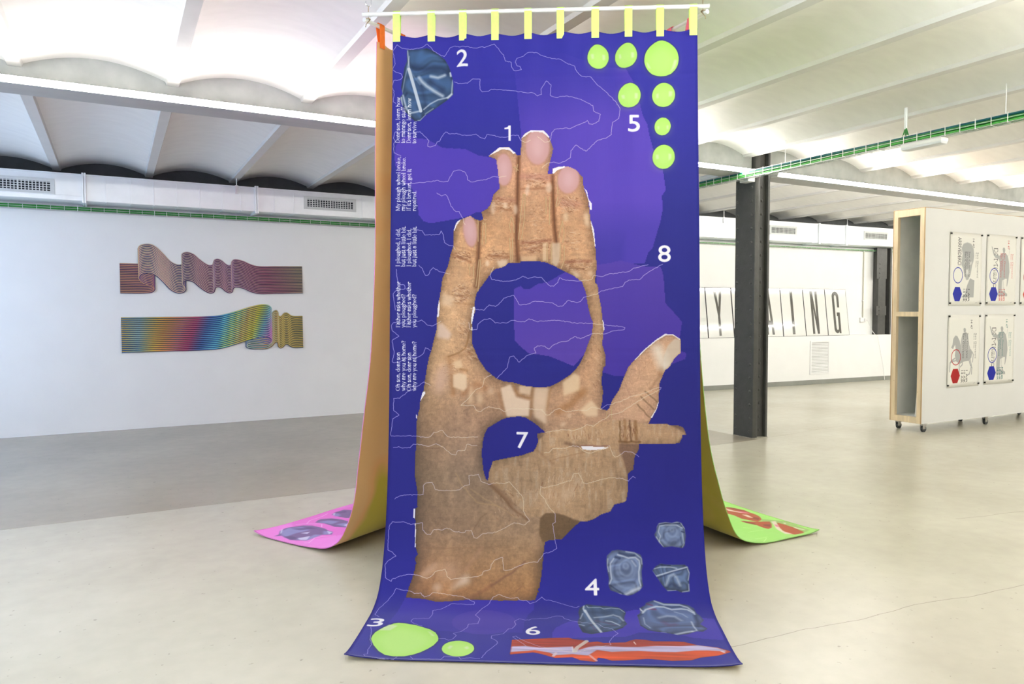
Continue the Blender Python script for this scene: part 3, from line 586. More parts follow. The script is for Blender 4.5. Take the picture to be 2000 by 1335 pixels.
D['lines'] = [[[.021,.388],[.006,.379],[.01,.318],[-.002,.296],[.007,.257],[.042,.253],[.057,.236],[.05,.219],[.022,.212],[-.002,.196],[.015,.161],[.001,.091],[.014,.074],[.025,.055],[.053,.073],[.097,.074],[.136,.064],[.162,.064],[.192,.05],[.214,.07],[.231,.092],[.288,.115],[.322,.063],[.344,.059],[.382,.073],[.469,.073],[.503,.065],[.516,.072],[.563,.064],[.569,.06],[.597,.091],[.623,.118],[.632,.152],[.664,.157],[.668,.188],[.683,.207],[.722,.204],[.713,.184],[.698,.18],[.687,.158],[.696,.136],[.726,.131],[.756,.114],[.811,.109],[.837,.122],[.896,.145],[.934,.154],[.973,.177],[1.015,.19],[1.028,.221],[1.055,.247],[1.104,.255],[1.137,.296],[1.192,.34],[1.242,.393],[1.265,.432],[1.259,.488],[1.225,.509],[1.216,.569],[1.218,.578],[1.183,.599],[1.141,.611],[1.107,.645],[1.077,.672],[1.023,.637],[.995,.669],[.993,.708],[.96,.729],[.93,.739],[.901,.73],[.871,.734],[.85,.749],[.837,.762]],[[.347,.266],[.37,.279],[.422,.28],[.452,.253],[.491,.253],[.491,.31],[.504,.327],[.538,.326],[.555,.315],[.683,.322],[.748,.338],[.786,.339],[.811,.355],[.833,.346],[.83,.316],[.86,.269],[.886,.293],[.881,.352],[.913,.367],[.977,.362],[1.044,.378],[1.116,.416],[1.12,.447],[1.158,.465],[1.149,.503],[1.114,.522],[1.095,.519],[1.086,.5],[1.057,.515],[1.019,.531],[.985,.546],[.972,.541],[.905,.547],[.89,.564],[.886,.594],[.875,.616],[.85,.617],[.812,.584]],[[.053,.686],[.014,.668],[.011,.616],[.02,.603],[.009,.585],[.019,.55],[.088,.547],[.106,.556],[.157,.548],[.183,.575],[.207,.597],[.201,.632],[.214,.636],[.244,.626],[.253,.606],[.266,.602],[.274,.583],[.299,.55],[.325,.562],[.36,.56],[.398,.574],[.446,.574],[.471,.568],[.493,.586],[.52,.595],[.531,.571],[.557,.574],[.599,.585],[.633,.586],[.68,.574],[.706,.576],[.718,.605],[.744,.618],[.774,.605]],[[.045,.843],[.148,.838],[.217,.832],[.26,.824],[.29,.833],[.315,.831],[.328,.803],[.349,.773],[.379,.769],[.409,.78],[.424,.804],[.426,.826],[.443,.837],[.469,.835],[.533,.823],[.567,.808],[.601,.813],[.639,.804]],[[.254,.895],[.282,.912],[.303,.904],[.316,.919],[.334,.971],[.364,1.002],[.381,1.002],[.403,1.041],[.405,1.062],[.415,1.075]],[[.141,1.109],[.151,1.101],[.177,1.107],[.19,1.131],[.237,1.129],[.269,1.129],[.28,1.108],[.293,1.129],[.299,1.172],[.327,1.19],[.348,1.192],[.361,1.213]],[[.16,1.299],[.175,1.312],[.197,1.355],[.214,1.351],[.222,1.329],[.239,1.312],[.273,1.334],[.331,1.347]],[[.034,1.32],[.037,1.358],[.043,1.384],[.052,1.403],[.08,1.407],[.084,1.428],[.035,1.437],[.018,1.456],[.03,1.545]],[[.574,1.31],[.553,1.356],[.561,1.377],[.624,1.39],[.696,1.382],[.733,1.361],[.763,1.374],[.792,1.366],[.834,1.368],[.855,1.393],[.884,1.417],[.901,1.417],[.924,1.396],[.932,1.371],[.968,1.385],[1.03,1.39],[1.105,1.382],[1.121,1.357],[1.167,1.365],[1.2,1.351],[1.304,1.339],[1.333,1.32],[1.411,1.302]],[[.448,1.537],[.52,1.548],[.549,1.518],[.583,1.527],[.6,1.516],[.629,1.481],[.683,1.466],[.713,1.517],[.75,1.517],[.792,1.5],[.838,1.5],[.897,1.509],[.922,1.526],[.947,1.526],[.98,1.494],[1.026,1.507],[1.046,1.501],[1.063,1.478],[1.138,1.459],[1.159,1.443],[1.274,1.42],[1.287,1.397],[1.308,1.385],[1.365,1.383],[1.399,1.352],[1.436,1.329],[1.489,1.3]],[[.438,1.613],[.444,1.651],[.482,1.653],[.49,1.621],[.524,1.596],[.558,1.594],[.583,1.617],[.646,1.617],[.671,1.603],[.742,1.611],[.767,1.594],[.809,1.609],[.897,1.603],[.938,1.605],[1.022,1.618],[1.113,1.62],[1.175,1.628],[1.27,1.637],[1.286,1.643],[1.282,1.653],[1.212,1.663],[1.171,1.678],[1.138,1.674],[1.1,1.678],[1.046,1.703],[1.013,1.691],[.98,1.714],[.926,1.724],[.893,1.741],[.876,1.759],[.853,1.743],[.814,1.741],[.795,1.757],[.805,1.78],[.759,1.793],[.713,1.831],[.684,1.797],[.663,1.802],[.646,1.864],[.592,1.919]],[[.563,1.9],[.525,1.919],[.513,1.965],[.475,1.982],[.437,2.028],[.396,2.066],[.438,2.067],[.467,2.065],[.485,2.094],[.503,2.098],[.548,2.071],[.579,2.08],[.602,2.082],[.637,2.1],[.673,2.08],[.842,2.087],[.836,2.088],[.858,2.114],[.88,2.114],[.902,2.092],[.933,2.08],[.969,2.098],[1.035,2.087],[1.075,2.091],[1.11,2.071],[1.154,2.084],[1.189,2.059],[1.211,2.057],[1.269,2.038],[1.318,2.013],[1.392,1.994],[1.458,1.965],[1.478,1.965],[1.474,1.974],[1.408,2.007],[1.351,2.04],[1.301,2.073],[1.268,2.098],[1.202,2.114],[1.18,2.134],[1.145,2.15],[1.118,2.174],[1.079,2.165],[1.052,2.183],[1.004,2.199],[.947,2.193],[.858,2.209]],[[.283,1.606],[.241,1.632],[.211,1.629],[.177,1.6],[.164,1.606],[.096,1.617],[.02,1.615],[.009,1.629],[.014,1.659],[.052,1.689],[.014,1.712],[.025,1.781],[.015,1.83],[.025,1.836],[.055,1.83],[.102,1.807],[.153,1.806],[.187,1.785],[.199,1.752],[.227,1.768]],[[.226,1.958],[.192,1.939],[.158,1.962],[.133,1.981],[.103,1.992],[.057,2.03],[.025,2.03],[.024,2.084],[.026,2.097],[.056,2.121],[.022,2.141],[.018,2.181],[.01,2.226],[.014,2.235],[.082,2.234],[.154,2.234],[.177,2.24],[.227,2.238],[.249,2.213],[.271,2.211],[.291,2.201],[.325,2.237],[.397,2.239],[.491,2.235]],[[.027,2.297],[.056,2.292],[.07,2.298],[.119,2.298],[.137,2.278],[.16,2.277],[.191,2.284],[.227,2.288],[.263,2.275],[.308,2.299],[.344,2.329],[.371,2.334],[.38,2.312],[.42,2.309],[.433,2.274],[.456,2.281],[.487,2.282]],[[.043,2.573],[.05,2.564],[.094,2.551],[.17,2.548],[.197,2.547],[.198,2.497],[.209,2.486],[.244,2.482],[.263,2.521],[.348,2.526],[.392,2.519],[.423,2.495],[.449,2.49],[.444,2.442],[.497,2.435],[.511,2.472],[.551,2.489],[.578,2.481],[.635,2.486],[.662,2.475],[.702,2.518],[.733,2.552],[.74,2.582],[.74,2.603],[.74,2.629],[.755,2.654],[.773,2.679],[.747,2.699],[.69,2.689],[.642,2.717],[.595,2.739],[.525,2.746],[.495,2.77],[.478,2.766],[.463,2.73],[.433,2.731],[.429,2.741],[.38,2.74],[.331,2.722],[.31,2.732],[.283,2.729],[.257,2.735],[.245,2.757],[.227,2.757],[.202,2.734],[.198,2.696],[.154,2.703],[.136,2.707],[.104,2.695],[.035,2.692],[.021,2.713],[.018,2.745],[.021,2.838],[.039,2.846],[.067,2.869],[.032,2.89],[.013,2.914],[.024,2.982],[.057,3.002],[.059,2.99],[.092,2.975],[.134,2.963],[.172,2.962],[.243,2.981],[.264,2.969],[.287,2.943],[.334,2.932],[.35,2.972],[.368,2.987],[.41,2.978],[.508,2.969],[.529,2.96],[.537,2.941],[.57,2.93],[.574,2.905],[.594,2.881],[.633,2.868],[.641,2.933],[.669,2.932],[.716,2.911],[.779,2.889],[.818,2.888],[.844,2.854],[.847,2.846],[.894,2.833],[.918,2.816],[.909,2.779],[.896,2.691],[.911,2.682],[.909,2.639],[.881,2.61],[.859,2.576],[.855,2.563],[.828,2.534],[.832,2.495],[.848,2.503],[.903,2.49],[.96,2.472],[.995,2.463],[1.008,2.428],[1.034,2.423],[1.06,2.475],[1.078,2.481],[1.156,2.457],[1.196,2.448],[1.27,2.451],[1.3,2.464],[1.324,2.438],[1.337,2.446]],[[.85,2.318],[.872,2.318],[.898,2.294],[.969,2.291],[1.004,2.278],[1.035,2.284],[1.061,2.306],[1.096,2.318],[1.166,2.296],[1.201,2.278],[1.218,2.326],[1.231,2.339],[1.253,2.33],[1.28,2.308],[1.319,2.31],[1.356,2.334]],[[.051,3.266],[.023,3.238],[.029,3.184],[.077,3.077],[.089,3.038],[.122,3.047],[.163,3.052],[.188,3.067],[.219,3.061],[.241,3.087],[.266,3.078],[.282,3.059],[.322,3.061],[.387,3.075],[.441,3.082],[.502,3.116],[.5,3.135],[.385,3.132],[.343,3.176],[.302,3.193],[.307,3.221],[.298,3.273],[.223,3.282],[.216,3.312],[.233,3.335],[.28,3.361]],[[.38,3.483],[.405,3.482],[.424,3.499],[.442,3.484],[.453,3.448],[.436,3.426],[.471,3.402],[.494,3.355],[.495,3.322],[.54,3.315],[.542,3.257],[.517,3.221],[.542,3.169],[.574,3.13],[.592,3.084],[.622,3.064],[.645,3.075],[.685,3.087],[.717,3.08],[.734,3.097],[.766,3.099],[.782,3.12],[.81,3.106],[.841,3.072],[.857,3.089],[.908,3.1],[.956,3.121],[1.014,3.143],[1.028,3.131]],[[.59,3.662],[.604,3.613],[.65,3.518],[.645,3.5],[.615,3.467],[.617,3.44],[.667,3.419],[.688,3.364],[.705,3.362],[.721,3.319],[.713,3.28],[.733,3.253],[.756,3.265],[.783,3.268],[.794,3.255],[.87,3.247],[.916,3.221],[.942,3.224],[.953,3.247],[.98,3.263],[1.013,3.279],[1.113,3.291],[1.133,3.324],[1.173,3.339],[1.198,3.387],[1.173,3.424],[1.151,3.477],[1.156,3.508],[1.088,3.535],[1.016,3.576],[.982,3.586],[.896,3.56],[.83,3.533],[.79,3.503],[.761,3.481],[.727,3.439],[.713,3.447],[.777,3.535]],[[.038,3.377],[.053,3.432],[.066,3.512],[.074,3.521],[.087,3.559],[.082,3.607],[.092,3.655],[.077,3.664],[.087,3.68],[.162,3.693],[.215,3.693],[.225,3.669]],[[.282,3.662],[.296,3.685],[.363,3.678],[.416,3.683],[.427,3.654],[.492,3.659],[.502,3.678],[.523,3.666],[.583,3.666]]]
D['dots'] = [[[1.204,.153],[1.201,.164],[1.197,.173],[1.192,.182],[1.186,.191],[1.178,.197],[1.17,.203],[1.162,.207],[1.153,.209],[1.143,.21],[1.134,.209],[1.125,.206],[1.117,.202],[1.109,.196],[1.103,.189],[1.097,.181],[1.092,.172],[1.089,.162],[1.087,.151],[1.087,.141],[1.088,.13],[1.091,.12],[1.095,.11],[1.1,.101],[1.106,.092],[1.114,.086],[1.122,.08],[1.13,.076],[1.139,.074],[1.149,.073],[1.158,.074],[1.167,.077],[1.175,.081],[1.183,.087],[1.19,.094],[1.195,.102],[1.2,.111],[1.203,.121],[1.204,.132],[1.205,.142]],[[1.356,.156],[1.352,.166],[1.347,.176],[1.341,.184],[1.335,.192],[1.327,.198],[1.318,.203],[1.309,.206],[1.3,.208],[1.29,.208],[1.281,.206],[1.272,.203],[1.264,.198],[1.257,.191],[1.251,.184],[1.246,.175],[1.242,.165],[1.24,.155],[1.24,.144],[1.24,.133],[1.242,.122],[1.246,.112],[1.251,.102],[1.257,.094],[1.264,.086],[1.272,.08],[1.28,.075],[1.289,.071],[1.299,.07],[1.308,.07],[1.317,.072],[1.326,.075],[1.334,.08],[1.341,.087],[1.347,.095],[1.352,.103],[1.355,.113],[1.358,.123],[1.359,.134],[1.358,.145]],[[1.58,.195],[1.574,.209],[1.565,.223],[1.555,.234],[1.544,.244],[1.53,.251],[1.517,.257],[1.502,.26],[1.487,.261],[1.473,.259],[1.459,.254],[1.445,.248],[1.433,.239],[1.423,.229],[1.414,.216],[1.407,.203],[1.402,.188],[1.399,.173],[1.399,.157],[1.401,.141],[1.405,.126],[1.411,.112],[1.42,.099],[1.43,.087],[1.442,.078],[1.455,.07],[1.469,.065],[1.483,.062],[1.498,.061],[1.512,.063],[1.527,.067],[1.54,.074],[1.552,.083],[1.563,.093],[1.572,.105],[1.579,.119],[1.583,.134],[1.586,.149],[1.586,.165],[1.584,.18]],[[1.375,.381],[1.371,.391],[1.367,.4],[1.361,.409],[1.353,.416],[1.345,.422],[1.337,.427],[1.327,.43],[1.318,.431],[1.308,.431],[1.299,.429],[1.29,.426],[1.282,.421],[1.274,.414],[1.268,.407],[1.263,.398],[1.259,.388],[1.256,.378],[1.255,.367],[1.256,.357],[1.258,.346],[1.261,.336],[1.266,.327],[1.272,.318],[1.28,.311],[1.288,.304],[1.296,.3],[1.306,.297],[1.315,.295],[1.325,.295],[1.334,.297],[1.343,.301],[1.351,.306],[1.359,.312],[1.365,.32],[1.37,.329],[1.374,.338],[1.377,.349],[1.378,.359],[1.377,.37]],[[1.558,.392],[1.553,.401],[1.546,.409],[1.539,.417],[1.531,.423],[1.522,.427],[1.512,.43],[1.502,.432],[1.493,.431],[1.483,.429],[1.474,.426],[1.466,.421],[1.458,.414],[1.452,.407],[1.447,.398],[1.443,.388],[1.441,.378],[1.44,.368],[1.441,.357],[1.444,.346],[1.447,.337],[1.453,.327],[1.459,.319],[1.466,.312],[1.475,.306],[1.484,.301],[1.493,.298],[1.503,.297],[1.513,.297],[1.522,.299],[1.531,.303],[1.54,.308],[1.547,.314],[1.553,.322],[1.558,.331],[1.562,.34],[1.564,.35],[1.565,.361],[1.564,.371],[1.562,.382]],[[1.536,.556],[1.533,.563],[1.529,.57],[1.524,.576],[1.518,.581],[1.512,.585],[1.506,.588],[1.499,.589],[1.492,.59],[1.485,.589],[1.479,.587],[1.473,.584],[1.467,.58],[1.462,.575],[1.458,.569],[1.455,.562],[1.453,.555],[1.452,.547],[1.452,.54],[1.453,.532],[1.455,.524],[1.458,.517],[1.462,.511],[1.467,.505],[1.473,.5],[1.479,.496],[1.486,.493],[1.492,.491],[1.499,.491],[1.506,.492],[1.513,.493],[1.519,.497],[1.524,.501],[1.529,.506],[1.533,.512],[1.536,.518],[1.538,.526],[1.54,.533],[1.54,.541],[1.538,.549]],[[1.558,.727],[1.554,.737],[1.549,.746],[1.543,.754],[1.536,.761],[1.528,.767],[1.52,.772],[1.51,.775],[1.501,.776],[1.491,.776],[1.482,.774],[1.473,.771],[1.465,.766],[1.458,.76],[1.451,.752],[1.446,.744],[1.442,.734],[1.44,.724],[1.439,.714],[1.44,.703],[1.442,.693],[1.445,.683],[1.45,.674],[1.456,.665],[1.463,.658],[1.471,.652],[1.48,.647],[1.489,.644],[1.498,.643],[1.508,.643],[1.517,.645],[1.526,.648],[1.534,.653],[1.542,.66],[1.548,.667],[1.553,.676],[1.557,.685],[1.559,.695],[1.56,.706],[1.56,.716]],[[.549,3.577],[.55,3.588],[.548,3.6],[.545,3.611],[.54,3.621],[.534,3.63],[.527,3.638],[.518,3.645],[.508,3.65],[.498,3.653],[.487,3.654],[.476,3.654],[.465,3.652],[.455,3.648],[.444,3.642],[.435,3.635],[.426,3.627],[.419,3.618],[.413,3.607],[.409,3.596],[.406,3.584],[.406,3.572],[.406,3.56],[.409,3.549],[.413,3.538],[.419,3.528],[.427,3.52],[.436,3.513],[.446,3.508],[.457,3.504],[.468,3.503],[.479,3.503],[.491,3.506],[.502,3.51],[.512,3.516],[.522,3.523],[.53,3.532],[.538,3.542],[.543,3.553],[.547,3.565]]]
D['bigdot'] = [[.069,3.503],[.067,3.468],[.072,3.431],[.098,3.383],[.138,3.34],[.161,3.332],[.196,3.337],[.249,3.353],[.322,3.391],[.352,3.421],[.369,3.457],[.376,3.483],[.377,3.505],[.364,3.55],[.343,3.586],[.318,3.619],[.288,3.645],[.254,3.662],[.209,3.666],[.169,3.656],[.133,3.621],[.096,3.563]]
D['dothi'] = [[[1.104,.128],[1.121,.128],[1.123,.154],[1.11,.156]],[[1.169,.127],[1.184,.127],[1.186,.155],[1.171,.159]],[[1.26,.127],[1.27,.127],[1.274,.151],[1.263,.153]],[[1.325,.124],[1.343,.124],[1.342,.152],[1.327,.156]],[[1.409,.173],[1.419,.181],[1.436,.216],[1.419,.207]],[[1.561,.165],[1.58,.166],[1.565,.21],[1.536,.239],[1.549,.21]],[[1.272,.359],[1.289,.359],[1.292,.381],[1.278,.38]],[[1.345,.351],[1.362,.352],[1.36,.38],[1.345,.384]],[[1.462,.358],[1.475,.356],[1.475,.382],[1.463,.382]],[[1.531,.342],[1.552,.343],[1.548,.37],[1.53,.374]],[[1.467,.538],[1.478,.539],[1.477,.556],[1.469,.556]],[[1.517,.535],[1.528,.533],[1.527,.556],[1.518,.556]],[[1.457,.697],[1.472,.697],[1.474,.721],[1.459,.723]],[[1.526,.691],[1.542,.694],[1.542,.717],[1.526,.732]],[[.08,3.412],[.119,3.35],[.163,3.362],[.137,3.409]],[[.313,3.408],[.327,3.418],[.355,3.457],[.343,3.458]],[[.429,3.576],[.439,3.55],[.452,3.558],[.444,3.588]],[[.503,3.568],[.518,3.557],[.528,3.579],[.514,3.588]]]
D['silver'] = [{'p':[[.08,.08],[.101,.074],[.136,.072],[.192,.074],[.227,.09],[.253,.105],[.292,.132],[.314,.172],[.327,.211],[.336,.246],[.342,.281],[.341,.337],[.319,.359],[.272,.393],[.234,.423],[.186,.457],[.157,.487],[.126,.486],[.096,.46],[.074,.433],[.052,.389],[.043,.354],[.058,.332],[.049,.297],[.059,.232],[.067,.18],[.08,.145]],'c':[48,80,122],'w':[([[.091,.189],[.124,.303],[.16,.43]],.016,.9,.002,),([[.083,.082],[.086,.115],[.093,.189]],.006,.8,.004,),([[.093,.115],[.089,.154],[.068,.249],[.055,.332]],.004,.6,.004,),([[.095,.189],[.115,.224],[.154,.277]],.004,.4,.006,),([[.148,.238],[.167,.265],[.194,.291],[.233,.318],[.28,.343]],.016,.75,.008,),([[.215,.235],[.254,.24],[.292,.224]],.013,.8,.008,),([[.325,.213],[.327,.229]],.012,.95,.004,),([[.338,.255],[.334,.298],[.332,.333],[.311,.352],[.255,.366],[.212,.392],[.177,.422]],.006,.8,.004,),([[.332,.337],[.311,.354]],.012,.8,.006,),([[.06,.341],[.078,.411],[.096,.442],[.156,.43]],.008,.8,.005,),([[.051,.354],[.056,.398]],.008,.8,.004,),([[.186,.455],[.157,.483],[.144,.484]],.004,.8,.003,),([[.186,.448],[.229,.418]],.005,.6,.004,)],'k':[([[.115,.176],[.176,.191],[.275,.184],[.31,.202]],.03,.6,.02,),([[.211,.265],[.28,.306]],.025,.5,.015,),([[.163,.286],[.186,.391]],.02,.35,.012,),([[.169,.435],[.195,.409]],.006,.5,.003,),([[.073,.341],[.081,.328]],.01,.6,.006,)],'r':None},{'p':[[1.455,2.679],[1.489,2.674],[1.523,2.679],[1.549,2.671],[1.574,2.679],[1.59,2.706],[1.594,2.744],[1.586,2.793],[1.573,2.807],[1.518,2.798],[1.475,2.803],[1.455,2.783],[1.435,2.754],[1.429,2.738],[1.441,2.717],[1.444,2.696]],'c':[105,122,158],'w':[([[1.451,2.779],[1.461,2.745],[1.451,2.725],[1.458,2.695],[1.489,2.689],[1.548,2.69],[1.577,2.706]],.004,.8,.003,),([[1.439,2.75],[1.471,2.799]],.005,.7,.003,),([[1.437,2.712],[1.45,2.683],[1.489,2.676],[1.523,2.68],[1.566,2.674],[1.59,2.71]],.003,.8,.002,),([[1.576,2.735],[1.582,2.785],[1.573,2.802]],.004,.6,.003,)],'k':[([[1.463,2.685],[1.514,2.683],[1.566,2.683]],.006,.6,.003,),([[1.573,2.723],[1.585,2.727]],.006,.7,.003,),([[1.567,2.752],[1.569,2.785]],.005,.4,.003,)],'r':[[1.522,2.744],.055,.055]},{'p':[[1.207,2.824],[1.237,2.819],[1.279,2.823],[1.321,2.828],[1.355,2.842],[1.362,2.863],[1.363,2.896],[1.355,2.925],[1.355,2.983],[1.358,3.001],[1.339,3.027],[1.3,3.053],[1.274,3.058],[1.242,3.051],[1.214,3.038],[1.19,3.03],[1.181,3],[1.185,2.965],[1.178,2.924],[1.175,2.874],[1.18,2.849],[1.194,2.837]],'c':[100,116,152],'w':[([[1.214,2.865],[1.196,2.89],[1.195,2.928],[1.199,2.969],[1.187,2.995]],.005,.8,.004,),([[1.236,2.844],[1.265,2.852],[1.29,2.86],[1.325,2.855],[1.345,2.871],[1.348,2.896],[1.34,2.929],[1.339,2.971],[1.345,3.001]],.006,.85,.004,),([[1.279,2.827],[1.325,2.834],[1.356,2.859],[1.359,2.888]],.005,.7,.004,),([[1.184,2.866],[1.179,2.899],[1.186,2.932]],.004,.7,.003,),([[1.267,3.051],[1.306,3.028],[1.34,3.014]],.016,.7,.008,),([[1.218,3.045],[1.242,3.051]],.006,.8,.003,),([[1.307,2.872],[1.327,2.9]],.006,.6,.006,)],'k':[([[1.245,2.836],[1.287,2.845],[1.321,2.847]],.014,.6,.006,),([[1.187,2.999],[1.219,3.025],[1.259,3.051]],.006,.6,.004,),([[1.225,2.857],[1.244,2.861]],.012,.6,.005,),([[1.181,2.945],[1.182,2.974]],.006,.7,.003,)],'r':[[1.275,2.931],.075,.085]},{'p':[[1.41,2.92],[1.428,2.899],[1.454,2.884],[1.479,2.888],[1.517,2.889],[1.58,2.888],[1.595,2.9],[1.602,2.925],[1.593,2.966],[1.59,3.026],[1.548,3.031],[1.525,3.021],[1.479,3.026],[1.457,2.999],[1.432,2.957]],'c':[78,98,134],'w':[([[1.428,2.948],[1.51,2.922],[1.591,2.9]],.006,.8,.003,),([[1.419,2.911],[1.453,2.902],[1.503,2.901],[1.536,2.907]],.004,.8,.003,),([[1.474,2.994],[1.495,2.947],[1.517,2.938],[1.532,2.955],[1.545,2.993]],.01,.6,.008,),([[1.591,2.908],[1.599,2.933],[1.589,2.966]],.004,.8,.003,),([[1.475,3.024],[1.521,3.021]],.004,.8,.002,),([[1.591,2.987],[1.587,3.022],[1.553,3.029]],.005,.7,.003,),([[1.409,2.924],[1.428,2.95]],.004,.8,.003,)],'k':[([[1.436,2.957],[1.518,2.926],[1.587,2.906]],.006,.6,.004,),([[1.469,3.007],[1.504,2.985],[1.535,3.006]],.014,.45,.008,),([[1.445,2.89],[1.504,2.893]],.006,.6,.003,)],'r':None},{'p':[[1.047,3.127],[1.065,3.115],[1.112,3.122],[1.166,3.126],[1.22,3.133],[1.249,3.157],[1.255,3.176],[1.244,3.211],[1.241,3.242],[1.25,3.284],[1.225,3.328],[1.19,3.355],[1.126,3.382],[1.074,3.403],[1.035,3.387],[1.019,3.322],[1.015,3.279],[1.026,3.228],[1.022,3.184],[1.029,3.146]],'c':[60,82,116],'w':[([[1.056,3.163],[1.085,3.267],[1.122,3.382]],.012,.85,.003,),([[1.051,3.127],[1.048,3.151],[1.055,3.177]],.008,.8,.004,),([[1.065,3.126],[1.072,3.141],[1.131,3.136],[1.149,3.148],[1.185,3.14],[1.227,3.145],[1.248,3.17]],.004,.7,.003,),([[1.099,3.225],[1.145,3.215],[1.192,3.195],[1.221,3.212],[1.236,3.251]],.009,.7,.006,),([[1.153,3.255],[1.179,3.262],[1.213,3.299]],.008,.8,.004,),([[1.043,3.191],[1.029,3.244]],.005,.7,.004,),([[1.018,3.304],[1.045,3.316]],.006,.7,.003,)],'k':[([[1.074,3.176],[1.128,3.181],[1.187,3.165]],.02,.25,.01,),([[1.03,3.33],[1.053,3.378],[1.097,3.384]],.012,.5,.006,)],'m':[([[1.104,3.257],[1.159,3.28],[1.194,3.304]],.008,.5,.004,),([[1.075,3.302],[1.098,3.367]],.006,.5,.004,)],'r':None},{'p':[[1.394,3.083],[1.406,3.08],[1.451,3.096],[1.529,3.097],[1.57,3.106],[1.593,3.128],[1.6,3.171],[1.612,3.19],[1.622,3.233],[1.595,3.276],[1.621,3.325],[1.593,3.355],[1.565,3.353],[1.516,3.383],[1.471,3.393],[1.431,3.375],[1.383,3.361],[1.341,3.347],[1.31,3.298],[1.31,3.239],[1.308,3.191],[1.325,3.174],[1.326,3.136],[1.355,3.115],[1.361,3.099]],'c':[78,96,138],'w':[([[1.337,3.173],[1.355,3.147],[1.409,3.122],[1.447,3.124],[1.483,3.143],[1.53,3.136],[1.56,3.141],[1.583,3.165]],.009,.85,.005,),([[1.406,3.085],[1.45,3.107],[1.527,3.107],[1.563,3.123],[1.587,3.158],[1.588,3.178]],.008,.8,.005,),([[1.412,3.212],[1.452,3.196],[1.489,3.201],[1.513,3.238]],.012,.6,.01,),([[1.495,3.161],[1.53,3.179],[1.548,3.206]],.006,.5,.006,),([[1.559,3.252],[1.56,3.303],[1.567,3.345],[1.543,3.354]],.008,.7,.004,),([[1.462,3.386],[1.512,3.363],[1.543,3.354]],.014,.75,.006,),([[1.336,3.215],[1.335,3.28],[1.355,3.322]],.005,.6,.004,),([[1.325,3.139],[1.338,3.16]],.008,.8,.004,),([[1.4,3.365],[1.421,3.372]],.005,.8,.003,)],'k':[([[1.425,3.116],[1.486,3.125],[1.533,3.118]],.01,.6,.005,),([[1.589,3.191],[1.589,3.251],[1.579,3.302]],.02,.6,.008,),([[1.314,3.298],[1.342,3.343],[1.393,3.369]],.01,.5,.005,),([[1.58,3.352],[1.615,3.338]],.008,.7,.003,)],'m':[([[1.372,3.141],[1.402,3.143]],.012,.8,.005,),([[1.427,3.259],[1.448,3.292],[1.476,3.282]],.02,.45,.015,),([[1.368,3.107],[1.39,3.114]],.01,.7,.004,)],'r':None}]
D['rib_all'] = [[.711,3.48],[.807,3.463],[.878,3.451],[.968,3.443],[.986,3.454],[1.042,3.467],[1.059,3.486],[1.098,3.476],[1.125,3.49],[1.224,3.481],[1.245,3.461],[1.272,3.447],[1.31,3.449],[1.354,3.463],[1.446,3.458],[1.488,3.46],[1.542,3.488],[1.624,3.507],[1.666,3.535],[1.674,3.55],[1.674,3.55],[1.613,3.586],[1.528,3.609],[1.486,3.636],[1.402,3.647],[1.304,3.635],[1.202,3.654],[1.2,3.654],[1.147,3.657],[1.115,3.637],[1.09,3.631],[1.076,3.671],[1.013,3.657],[.981,3.63],[.906,3.641],[.845,3.607],[.81,3.594],[.711,3.622]]
D['rib_w'] = [[.714,3.546],[.774,3.535],[.844,3.547],[.934,3.535],[.984,3.529],[.996,3.57],[1.057,3.529],[1.092,3.519],[1.123,3.521],[1.213,3.528],[1.214,3.528],[1.276,3.525],[1.355,3.51],[1.459,3.504],[1.542,3.488],[1.623,3.511],[1.658,3.539],[1.64,3.559],[1.64,3.559],[1.629,3.545],[1.576,3.54],[1.521,3.543],[1.432,3.566],[1.346,3.571],[1.272,3.567],[1.209,3.574],[1.208,3.574],[1.153,3.58],[1.091,3.561],[1.049,3.615],[.981,3.604],[.906,3.619],[.879,3.595],[.817,3.575],[.711,3.603]]
D['rib_o'] = [[.711,3.603],[.817,3.575],[.879,3.595],[.906,3.619],[.981,3.604],[1.049,3.615],[1.091,3.561],[1.153,3.58],[1.208,3.574],[1.209,3.574],[1.272,3.567],[1.346,3.571],[1.432,3.566],[1.521,3.543],[1.576,3.54],[1.629,3.545],[1.64,3.559],[1.674,3.55],[1.674,3.55],[1.613,3.586],[1.528,3.609],[1.486,3.636],[1.402,3.647],[1.304,3.635],[1.202,3.654],[1.2,3.654],[1.147,3.657],[1.115,3.637],[1.09,3.631],[1.076,3.671],[1.013,3.657],[.981,3.63],[.906,3.641],[.845,3.607],[.81,3.594],[.711,3.622]]
D['rib_det'] = [([[1.049,3.474],[1.004,3.539],[.992,3.577]],.02,[215,205,195],),([[.91,3.597],[.899,3.623]],.014,[225,200,210],),([[1.056,3.611],[1.082,3.66]],.012,[235,170,170],),([[.983,3.532],[.984,3.585]],.005,[230,225,220],),([[1.261,3.475],[1.266,3.499]],.006,[240,220,210],),([[1.633,3.545],[1.645,3.559]],.007,[245,220,230],)]
D['digits'] = [('1',[.628,.519,.663,.606],),('2',[.36,.089,.423,.182],),('3',[.015,3.284,.086,3.37],),('4',[1.062,2.969,1.132,3.057],),('5',[1.309,.475,1.371,.567],),('6',[.771,3.337,.837,3.422],),('7',[.701,2.209,.763,2.295],),('8',[1.466,1.198,1.532,1.287],)]
